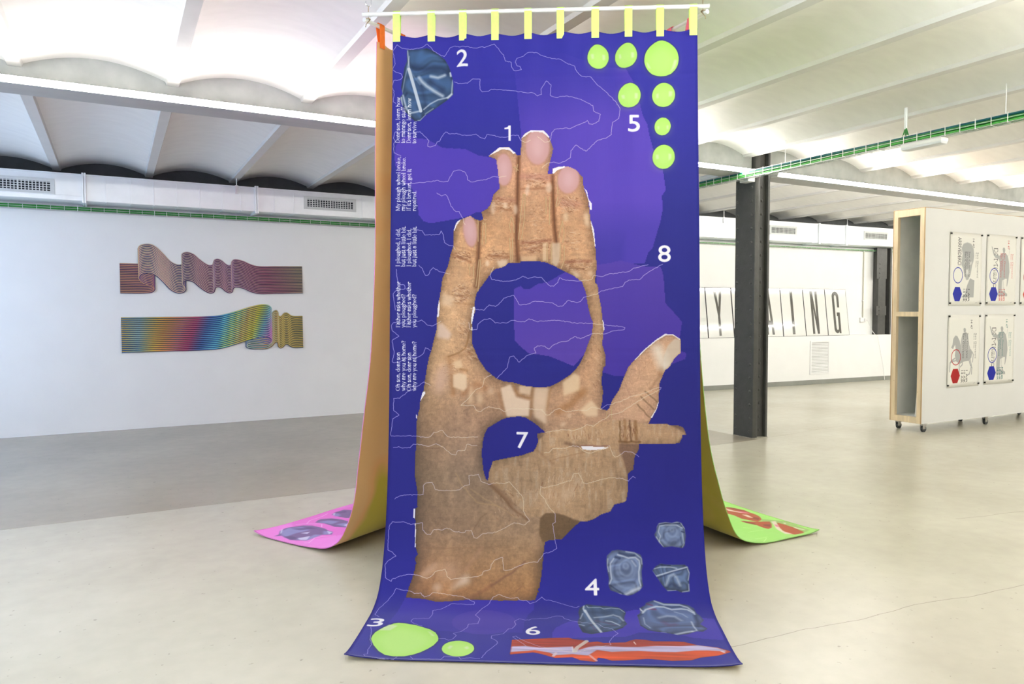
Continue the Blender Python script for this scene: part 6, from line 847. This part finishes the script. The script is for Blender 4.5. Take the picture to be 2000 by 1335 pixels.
def rod(label, a, b, z, over=.02):
    d = (b-a).normalized(); c = (a+b)/2; l = (b-a).length/2+over
    t = thing('hanging_rod', label, 'rod', (c.x, c.y, z), math.atan2(d.y, d.x), 'white rods of the banner frame')
    obj('pole', tube(bmesh.new(), [(-l, 0, 0), (l, 0, 0)], .0118, 14), M['rod'], t, True)
    for s in (-1, 1): obj('end_cap', cyl(bmesh.new(), (s*(l+.003), 0, 0), 'x', .0125, .008, 14), M['white'], t)
rod('white rod carrying the blue banner on lime ribbon loops', CA, CB_, 3.166, .0)
rod('white rod running back from the left end, with orange ribbon loops', CA, CC-(CC-CA).normalized()*.04, 3.140, -.012)
rod('white rod running back from the right end, with pink ribbon loops', CB_, CC, 3.140, -.012)
for k, (p, lab) in enumerate(((CA, 'chrome ceiling hook above the left end of the front rod'), (CB_, 'chrome ceiling hook above the right end of the front rod'), (CC, 'chrome ceiling hook at the far corner of the rod frame'))):
    inw = (Vector((2.37, 4.04, 0))-p).normalized(); q = p+inw*.045
    h = thing('ceiling_hook', lab, 'hook', (q.x, q.y, 3.19), math.atan2(inw.y, inw.x))
    pts = [(0, 0, .20), (0, 0, .055)] + [(.016*math.cos(a)-.016, 0, .045+.018*math.sin(a)) for a in np.linspace(.4, -PI*1.15, 12)]
    obj('hook', tube(bmesh.new(), pts, .0026, 7), M['chrome'], h, True)
    cp = [(-.016, .003*math.sin(v*3), .028-.07*v) for v in np.linspace(0, 1, 6)] + [(-.02+.014*math.cos(v), .014*math.sin(v), -.045) for v in np.linspace(0, 4*PI, 22)] + [(-.03, 0, -.075), (-.033, .004, -.09)]
    obj('tie_cord', tube(bmesh.new(), cp, .0022, 6), mat('brown_cord', (.30, .22, .12), .8, noise=.3, nscale=80), h)

# ================================================================ STRIPED RIBBON RELIEFS ON THE LEFT WALL
def ribbon_relief(label, path, h, n, colors_fn, seed, yw=10.5):
    P = np.array(path); Q = dense(np.column_stack([P, ]), 7)[:, :2]
    seg = np.concatenate([[0], np.cumsum(np.linalg.norm(np.diff(Q, axis=0), axis=1))]); Lr = seg[-1]
    m = int(Lr/.007); sv = np.linspace(0, Lr, m); X = np.interp(sv, seg, Q[:, 0]); Z = np.interp(sv, seg, Q[:, 1])
    tx = np.gradient(X); tz = np.gradient(Z); l = np.hypot(tx, tz); nx, nz = -tz/l, tx/l
    dz = h/n; t = thing('ribbon_relief', label, 'wall relief', (float(X.mean()), yw, float(Z.mean())))
    ox, oy, oz = t.location
    V = []; F = []; COL = []
    for k in range(n, -1, -1):
        depth = yw-.004-.0011*(n-k)
        w = dz*.50; lanes = [-.5, -.32, -.08, .12, .41, .5]
        base = len(V)
        for i in range(m):
            for e in lanes:
                V.append((X[i]+nx[i]*w*2*e-ox, depth-oy-(.0035*(1-abs(2*e)**2)), Z[i]+k*dz+nz[i]*w*2*e-oz))
            # the outer rims turn back to the wall
        nl = len(lanes)
        for i in range(m-1):
            for j in range(nl-1):
                F.append((base+i*nl+j, base+(i+1)*nl+j, base+(i+1)*nl+j+1, base+i*nl+j+1)); COL.append(colors_fn(j, sv[i]/Lr, k/n))
    me = bpy.data.meshes.new('stripes'); me.from_pydata(V, [], F)
    ca = me.color_attributes.new('Col', 'FLOAT_COLOR', 'CORNER'); arr = np.repeat(np.array([(*c, 1) for c in COL], np.float32), 4, 0)
    ca.data.foreach_set('color', arr.ravel()); me.polygons.foreach_set('use_smooth', np.ones(len(F), bool))
    mt = bpy.data.materials.new('striped_ribbon_print'); mt.use_nodes = True; b = mt.node_tree.nodes['Principled BSDF']
    a = mt.node_tree.nodes.new('ShaderNodeVertexColor'); a.layer_name = 'Col'; mt.node_tree.links.new(a.outputs['Color'], b.inputs['Base Color']); b.inputs['Roughness'].default_value = .5
    o = link('stripes', me, mt, t); o['kind'] = 'stuff'
    # backing plate: the swept outline, stood off the wall
    V2 = []; F2 = []; step = 3
    idx = list(range(0, m, step)) + [m-1]
    for i in idx:
        for y in (yw-.0005, yw-.0035):
            V2.append((X[i]-ox, y-oy, Z[i]-dz*.4-oz)); V2.append((X[i]-ox, y-oy, Z[i]+h+dz*.4-oz))
    for a_ in range(len(idx)-1):
        q, w_ = a_*4, a_*4+4
        F2 += [(q+2, w_+2, w_+3, q+3), (q, q+1, w_+1, w_), (q, w_, w_+2, q+2), (q+1, q+3, w_+3, w_+1)]
    me2 = bpy.data.meshes.new('backing_plate'); me2.from_pydata(V2, [], F2); link('backing_plate', me2, mat('dark_backing', (.03, .03, .05), .5, noise=.1), t)
    return t
def hue(h_, s_, v_):
    import colorsys; return s2l([255*c for c in colorsys.hsv_to_rgb(h_ % 1, s_, v_)])
def lerp_table(tab, x):
    for (a, ca), (b, cb) in zip(tab, tab[1:]):
        if x <= b: k = (x-a)/max(1e-6, b-a); return tuple(ca[i]*(1-k)+cb[i]*k for i in range(3))
    return tab[-1][1]
TA = [(0, (190, 150, 110)), (.12, (200, 150, 110)), (.25, (230, 215, 170)), (.42, (205, 190, 160)), (.55, (210, 180, 160)), (.75, (196, 156, 146)), (.86, (166, 126, 120)), (1, (190, 170, 130))]
TB = [(0, (60, 56, 96)), (.12, (84, 56, 120)), (.25, (64, 100, 140)), (.42, (40, 60, 110)), (.55, (110, 40, 76)), (.75, (104, 44, 80)), (.86, (96, 48, 92)), (1, (70, 84, 90))]
TC = [(0, (150, 76, 66)), (.15, (140, 64, 96)), (.3, (170, 96, 90)), (.5, (90, 56, 110)), (.7, (86, 84, 150)), (.85, (150, 60, 96)), (1, (84, 66, 64))]
def colors_a(j, s, k):
    s = min(1, max(0, s+.05*(k-.5)))
    return s2l({0: (24, 22, 48), 1: lerp_table(TB, s), 2: lerp_table(TC, s), 3: lerp_table(TA, s), 4: (30, 26, 60)}[j])
UA = [(0, (205, 165, 60)), (.06, (120, 170, 190)), (.12, (200, 175, 60)), (.20, (205, 130, 70)), (.26, (170, 90, 110)), (.31, (60, 120, 170)), (.37, (120, 205, 200)), (.42, (215, 215, 50)), (.47, (220, 180, 60)), (.52, (225, 215, 60)), (.56, (110, 210, 205)), (.60, (190, 150, 200)), (.66, (230, 210, 120)), (.8, (110, 190, 215)), (.88, (200, 190, 110)), (1, (205, 175, 70))]
UB = [(0, (70, 120, 180)), (.08, (90, 130, 110)), (.15, (120, 110, 60)), (.21, (120, 110, 140)), (.26, (160, 40, 80)), (.31, (24, 50, 110)), (.37, (40, 130, 190)), (.42, (70, 140, 110)), (.47, (150, 110, 60)), (.52, (140, 140, 50)), (.56, (50, 120, 180)), (.60, (120, 70, 160)), (.68, (60, 130, 190)), (.85, (170, 150, 50)), (1, (90, 110, 90))]
UC = [(0, (70, 90, 60)), (.12, (190, 120, 50)), (.24, (160, 40, 90)), (.34, (40, 80, 160)), (.44, (60, 170, 200)), (.52, (120, 140, 60)), (.6, (190, 90, 130)), (.68, (60, 60, 150)), (.8, (200, 90, 60)), (1, (80, 80, 60))]
def colors_b(j, s, k):
    s = min(1, max(0, s-.05*(k-.5)*min(1, s*4)*(1 if s < .7 else .2)))
    return s2l({0: (20, 34, 74), 1: lerp_table(UB, s), 2: lerp_table(UC, s), 3: lerp_table(UA, s), 4: (30, 40, 60)}[j])
ribbon_relief('upper wall relief of rippling stripes in purple and tan', D['rib1'], .360, 17, colors_a, 1)
ribbon_relief('lower wall relief of rainbow stripes folded at its right end', D['rib2'], .425, 17, colors_b, 2)

# ================================================================ ROLLING DISPLAY WALL
PX, PY, PL, PD, PZ0, PZ1 = 8.649, 5.427, 3.0, .418, .11, 2.745
pn = thing('display_wall', 'white double-sided display wall on casters with plywood ends', 'display wall', (PX, PY, 0), math.atan2(-.02, 1))
b_ = .012
obj('front_board', box(.004, PL, 0, b_, PZ0, PZ1), M['board'], pn); obj('back_board', box(.004, PL, PD-b_, PD, PZ0, PZ1), M['board'], pn)
st = .052
for y0, y1 in ((b_, b_+st), (PD-b_-st, PD-b_)): obj('plywood_stile', box(-.004, .045, y0, y1, PZ0, PZ1, .0015), M['ply'], pn)
for y0, y1 in ((0, b_), (PD-b_, PD)): obj('plywood_edge', box(-.004, .0035, y0, y1, PZ0, PZ1), M['plyedge'], pn)
for z0, z1 in ((PZ0, PZ0+.075), (1.425, 1.485), (PZ1-.085, PZ1-.002)): obj('plywood_rail', box(-.0035, .0445, b_+st, PD-b_-st, z0, z1, .0015), M['ply'], pn)
obj('top_edge', box(-.003, PL, .001, PD-.001, PZ1-.002, PZ1+.006), M['plyedge'], pn)
obj('bottom_panel', box(.045, PL, b_, PD-b_, PZ0+.05, PZ0+.072), M['inner'], pn)
obj('shelf', box(.045, PL, b_, PD-b_, 1.44, 1.462), M['inner'], pn); obj('roof_panel', box(.045, PL, b_, PD-b_, PZ1-.04, PZ1-.02), M['inner'], pn)
for x in (1.0, 2.0, PL-.02): obj('inner_rib', box(x, x+.018, b_, PD-b_, PZ0+.07, PZ1-.02), M['inner'], pn)
for y in (b_, PD-b_-.003): obj('inner_face', box(.045, 1.0, y, y+.003, PZ0+.06, PZ1-.03), M['inner'], pn)
for y0, y1 in ((b_, b_+.003), (PD-b_-.003, PD-b_)): pass
for x in (.10, 1.40, 2.80):
    for y in (.045, PD-.045):
        f = bmesh.new(); bx(f, x-.042, x+.042, y-.034, y+.034, .104, .11, .001); bx(f, x-.022, x+.026, y-.021, y-.016, .036, .104); bx(f, x-.022, x+.026, y+.016, y+.021, .036, .104); bx(f, x-.018, x+.02, y-.02, y+.02, .085, .104)
        c_ = obj('caster', f, M['steel'], pn)
        obj('wheel', cyl(bmesh.new(), (x+.014, y, .038), 'y', .038, .028, 20), M['rubber'], c_, True)
        obj('brake_lever', box(x+.03, x+.062, y-.012, y+.012, .080, .088, .002), M['steel'], c_)
for y, z in ((.05, 2.2), (.05, 1.1), (.05, .5), (PD-.05, 2.0), (PD-.05, 1.2), (.05, 1.62), (PD-.05, .62)):
    obj('screw_head', cyl(bmesh.new(), (-.0045, y, z), 'x', .004, .003, 8), M['plyedge'], pn)
lb = obj('loose_board', box(-.22, .22, -.013, .013, 0, .66, .001), M['white']); tag(lb, 'narrow white board leaning inside the open end of the display wall', 'board')
lb.matrix_world = pn.matrix_basis @ Matrix.Translation((.285, .118, PZ0+.074)) @ Matrix.Rotation(math.radians(4.2), 4, 'X')

# ---------------------------------------------------------------- posters
GR = (172, 173, 172)
def poster_print(kind, ring, hexc, ink):
    w, h = .662, .916; p = Print(w, h, 560, (231, 230, 223))
    q = lambda P: [(x*w, y*h) for x, y in P]
    if kind == 'head':
        p.poly(q([(.35, .21), (.41, .15), (.53, .13), (.65, .145), (.73, .21), (.75, .31), (.73, .38), (.69, .44), (.645, .57), (.58, .64), (.52, .65), (.45, .58), (.41, .49), (.355, .44), (.365, .36), (.385, .29)]), GR, 1, .004)
        p.poly(q([(.63, .62), (.775, .65), (.765, .885), (.37, .885), (.5, .83), (.54, .73)]), GR)
        p.poly(q([(.44, .40), (.50, .38), (.49, .42), (.44, .43)]), (214, 214, 210), .9, .006); p.poly(q([(.60, .40), (.68, .39), (.66, .43), (.6, .44)]), (214, 214, 210), .9, .006); p.poly(q([(.5, .5), (.6, .49), (.62, .56), (.5, .57)]), (220, 220, 216), .8, .01)
    if kind == 'statue':
        p.poly(q([(.52, .20), (.54, .178), (.575, .175), (.605, .19), (.612, .215), (.60, .245), (.575, .255), (.54, .245)]), GR)
        p.poly(q([(.15, .165), (.18, .175), (.22, .225), (.25, .26), (.32, .285), (.42, .295), (.53, .25), (.62, .25), (.70, .29), (.755, .40), (.77, .52), (.74, .64), (.70, .735), (.685, .72), (.69, .62), (.63, .62), (.56, .64), (.58, .73), (.655, .82), (.715, .835), (.72, .87), (.40, .87), (.40, .69), (.42, .58), (.43, .40), (.40, .345), (.27, .325), (.20, .26)]), GR)
        p.stroke(q([(.775, .165), (.74, .29)]), .004, GR)
        p.poly(q([(.52, .645), (.545, .64), (.60, .80), (.52, .80)]), (231, 230, 223), .9)
    if kind == 'rider':
        p.poly(q([(.47, .195), (.51, .18), (.545, .195), (.55, .225), (.525, .245), (.485, .24)]), GR)
        p.poly(q([(.45, .26), (.55, .235), (.62, .28), (.66, .42), (.72, .50), (.76, .52), (.73, .56), (.70, .60), (.60, .62), (.45, .63), (.40, .60), (.38, .46), (.39, .36)]), GR, .8)
        p.poly(q([(.14, .41), (.10, .45), (.16, .47), (.22, .41), (.24, .47), (.22, .56), (.26, .64), (.38, .68), (.50, .65), (.66, .64), (.74, .60), (.76, .52), (.72, .48), (.60, .50), (.42, .50), (.36, .36), (.28, .29), (.22, .285), (.16, .33)]), GR)
        for leg in ([(.26, .63), (.14, .64), (.08, .66), (.07, .78)], [(.36, .66), (.37, .76), (.36, .88), (.33, .89)], [(.70, .62), (.75, .71), (.72, .78), (.69, .83), (.64, .835)], [(.66, .62), (.71, .70), (.77, .74), (.76, .83)], [(.76, .52), (.80, .56), (.78, .66)], [(.45, .62), (.46, .69), (.40, .72)]):
            p.stroke(q(leg), .017, GR)
        p.stroke(q([(.08, .66), (.12, .63), (.22, .60)]), .02, GR)
    fx = lambda a: a*w; fy = lambda a: a*h
    if kind == 'head': sans(p, 'ARRIVEDERCI', fx(.24), fy(.065), fx(.345), fy(.445), (58, 58, 60), turn=1)
    if kind == 'statue':
        for s, y0, y1 in (('IX', .195, .295), ('Milano', .345, .76)):
            sans(p, s, fx(.235), fy(y0), fx(.365), fy(y1), (50, 50, 52), turn=1, bold=1); sans(p, s, fx(.248), fy(y0)+.006, fx(.352), fy(y1)-.006, (231, 230, 223), turn=1)
    sans(p, '14 47', fx(.70), fy(.075), fx(.755), fy(.20), ink, turn=1)
    sans(p, 'San Giovanni', fx(.455), fy(.255), fx(.505), fy(.60), ink, .9, turn=1)
    sans(p, 'San Giovanni', fx(.515), fy(.255), fx(.555), fy(.50), ink, .8, turn=1)
    sans(p, 'San Giovanni', fx(.575), fy(.255), fx(.625), fy(.60), ink, .7, turn=1)
    sans(p, 'San Giovanni', fx(.845), fy(.26), fx(.90), fy(.61), ink, .55, turn=1)
    sans(p, 'San Gio', fx(.80), fy(.26), fx(.835), fy(.47), ink, .5, turn=1)
    for k, s in enumerate(('14 AIR', '10 AIR', '1 AIR')): sans(p, s, fx(.43+.075*k), fy(.77), fx(.485+.075*k), fy(.945), ink, turn=1)
    p.stroke(q([(.83, .96), (.885, .955)]), .010, (196, 196, 192), .8, .006)
    e = [(fx(.255)+.14*w*math.cos(a), fy(.585)+.105*h*math.sin(a)) for a in np.linspace(0, 2*PI, 60)]; p.stroke(e, .010, ring)
    p.poly(q([(.175, .745), (.32, .745), (.395, .84), (.32, .94), (.175, .94), (.105, .84)]), hexc)
    return p.image('poster_print_'+kind)
BLU, RED, INK = (4, 26, 160), (172, 18, 22), (40, 40, 42)
PS = [('head', BLU, BLU, INK, .488, 1.560, 'poster with grey man\'s head, blue ring and blue hexagon'),
      ('statue', BLU, BLU, (190, 44, 44), 1.262, 1.567, 'poster with grey standing statue overprinted in red lettering'),
      ('rider', RED, RED, INK, .486, .530, 'poster with grey horse and rider, red ring and red hexagon'),
      ('statue', BLU, BLU, (24, 98, 92), 1.264, .535, 'poster with grey standing statue overprinted in dark green lettering'),
      ('head', RED, (204, 52, 30), INK, 2.036, 1.567, 'poster with red hexagon, cut off by the edge of the picture')]
for kind, ring, hx, ink, u, z, lab in PS:
    w, h = .662, .916
    t = thing('poster', lab, 'poster', (0, 0, 0)); t.matrix_world = pn.matrix_basis @ Matrix.Translation((u, -.004, z))
    n = 14; V = []; F = []
    for r in range(n+1):
        for c in range(n+1):
            a, b2 = c/n, r/n; V.append((a*w, -.004-.010*(math.sin(PI*b2)**2)*(.35+.3*math.sin(a*5+u*9))*.6, b2*h))
    for r in range(n):
        for c in range(n): i = r*(n+1)+c; F.append((i, i+1, i+n+2, i+n+1))
    me = bpy.data.meshes.new('sheet'); me.from_pydata(V, [], F); uvl = me.uv_layers.new(name='UVMap')
    for lp in me.loops: v = me.vertices[lp.vertex_index].co; uvl.data[lp.index].uv = (v.x/w, v.z/h)
    me.polygons.foreach_set('use_smooth', [True]*len(F))
    so = link('sheet', me, print_material('poster_paper_print', poster_print(kind, ring, hx, ink), .93, .5, 0, False), t)
    so.modifiers.new('thickness', 'SOLIDIFY').thickness = .0006
    for a, b2 in ((.012, .03), (w-.012, .03), (.012, h-.02), (w-.012, h-.02)):
        k = bmesh.new(); prism(k, [(-.012, -.0), (.012, -.0), (.007, -.016), (-.007, -.016)], 'z', b2-.009, b2+.009)
        for v in k.verts: v.co.x += a; v.co.y -= .003
        obj('clip', k, M['pin'], t)
        obj('nail', cyl(bmesh.new(), (a+.0, -.010, b2+.016), 'y', .003, .03, 8), M['zinc'], t)

# ================================================================ LETTER BOARDS LEANING ON THE FAR LEDGE
YL = {'Y': [[(.0, 1), (.28, 1), (.5, .62), (.72, 1), (1, 1), (.63, .44), (.63, 0), (.37, 0), (.37, .44)]],
      'I': [[(.34, 0), (.66, 0), (.66, 1), (.34, 1)]],
      'A': [[(0, 0), (.36, 1), (.64, 1), (1, 0), (.74, 0), (.68, .2), (.32, .2), (.26, 0)], [(.385, .32), (.615, .32), (.5, .80)]],
      'N': [[(0, 0), (0, 1), (.30, 1), (.70, .36), (.70, 1), (1, 1), (1, 0), (.70, 0), (.30, .62), (.30, 0)]]}
def arc2(cx, cy, rx, ry, a0, a1, n=12): return [(cx+rx*math.cos(math.radians(a0+(a1-a0)*k/n)), cy+ry*math.sin(math.radians(a0+(a1-a0)*k/n))) for k in range(n+1)]
YL['G'] = [arc2(.5, .88, .5, .12, 0, 180) + arc2(.5, .12, .5, .12, 180, 270) + [(.62, .02), (.70, .06), (.74, 0), (1, 0), (1, .50), (.55, .50), (.55, .41), (.68, .41), (.68, .14)] + arc2(.5, .14, .18, .06, 0, -180) + arc2(.5, .86, .18, .06, 180, 0) + [(.68, .62), (1, .62)]]
def letter_mesh(c, w, h, th):
    bm = bmesh.new(); polys = YL[c]
    cu = bpy.data.curves.new('letter', 'CURVE'); cu.dimensions = '2D'; cu.fill_mode = 'BOTH'; cu.extrude = th/2
    for P in polys:
        sp = cu.splines.new('POLY'); sp.points.add(len(P)-1); sp.use_cyclic_u = True
        for k, (x, y) in enumerate(P): sp.points[k].co = ((x-.5)*w, y*h, 0, 1)
    o = bpy.data.objects.new('letter', cu); C.objects.link(o); bpy.context.view_layer.update(); dg = bpy.context.evaluated_depsgraph_get()
    me = bpy.data.meshes.new_from_object(o.evaluated_get(dg)); bpy.data.objects.remove(o); bpy.data.curves.remove(cu)
    me.transform(Matrix.Rotation(PI/2, 4, 'X')); me.materials.clear(); me.materials.append(M['letter']); return me
LB = [(-.51, .605, None, 'blank glazed white board at the left end of the leaning row'), (.105, .62, 'Y', 'glazed white board with a black letter Y'), (.735, .625, None, 'glazed white board hidden behind the riveted column'), (1.37, .62, 'A', 'glazed white board with a black letter A beside the riveted column'), (1.997, .61, 'I', 'glazed white board with a black letter I'), (2.613, .613, 'N', 'glazed white board with a black letter N'), (3.232, .61, 'G', 'glazed white board with a black letter G at the right end')]
lean = math.atan2(.125, .955)
for u, w, ch, lab in LB:
    t = thing('letter_board', lab, 'letter board', (0, 0, 0)); t.matrix_world = frame_r @ Matrix.Translation((u+w/2, .012, .987)) @ Matrix.Rotation(-lean, 4, 'X')
    obj('board', box(-w/2+.006, w/2-.006, 0, .012, .006, .957), M['acrylic'], t)
    fr = bmesh.new()
    for x0, x1, z0, z1 in ((-w/2+.001, -w/2+.007, 0, .963), (w/2-.007, w/2-.001, 0, .963), (-w/2+.007, w/2-.007, 0, .006), (-w/2+.007, w/2-.007, .957, .963)): bx(fr, x0, x1, -.002, .014, z0, z1)
    obj('thin_frame', fr, M['frame'], t)
    if ch:
        o = link('letter', letter_mesh(ch, {'I': .20, 'Y': .20, 'A': .21, 'N': .19, 'G': .19}[ch], .875, .004), None, t); o.location = (-.02, -.001, .042)
# grille in the low wall
lg = place_r(thing('wall_grille', 'white louvred grille set in the low wall under the letter boards', 'grille'))
f = bmesh.new()
for x0, x1, z0, z1 in ((2.70, 2.735, .20, .885), (3.21, 3.245, .20, .885), (2.735, 3.21, .20, .235), (2.735, 3.21, .85, .885)): bx(f, x0, x1, -.016, 0, z0, z1, .002)
obj('frame', f, M['white'], lg)
sl = bmesh.new(); prism(sl, [(-.014, 0), (-.002, .022), (-.001, .022), (-.012, 0)], 'x', 2.735, 3.21); sm = bpy.data.meshes.new('slat'); bmesh.ops.recalc_face_normals(sl, faces=sl.faces[:]); sl.to_mesh(sm); sl.free(); sm.materials.append(M['white'])
for k in range(20): o = link('slat', sm, None, lg); o.location = (0, 0, .24+.0303*k)
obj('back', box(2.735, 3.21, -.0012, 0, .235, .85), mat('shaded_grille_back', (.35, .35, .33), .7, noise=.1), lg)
# socket with its conduit and white lead
so = place_r(thing('wall_socket', 'white wall socket box beside the far dark column', 'socket'))
obj('box', box(4.30, 4.46, .12, .16, 1.25, 1.35, .004), M['white'], so); obj('plug', box(4.40, 4.45, .09, .12, 1.27, 1.33, .006), M['white'], so)
obj('conduit', tube(bmesh.new(), [(4.395, .145, 1.35), (4.395, .145, 2.80)], .011, 10), mat('cream_conduit', (.55, .52, .42), .5, noise=.05), so, True)
for z in (1.7, 2.75): obj('bracket', box(4.375, 4.415, .13, .16, z, z+.02, .002), M['zinc'], so)
pts = [(4.46, .105, 1.30)] + [(4.47+.20*v, .09-.12*min(1, v*1.3), 1.31-.33*v-.12*math.sin(v*3)) for v in np.linspace(.05, .8, 8)] + [(4.66, -.02, .96), (4.74, -.035, .6), (4.82, -.05, .25), (4.86, -.05, .01)]
obj('lead', tube(bmesh.new(), pts, .006, 7), M['white'], so, True)
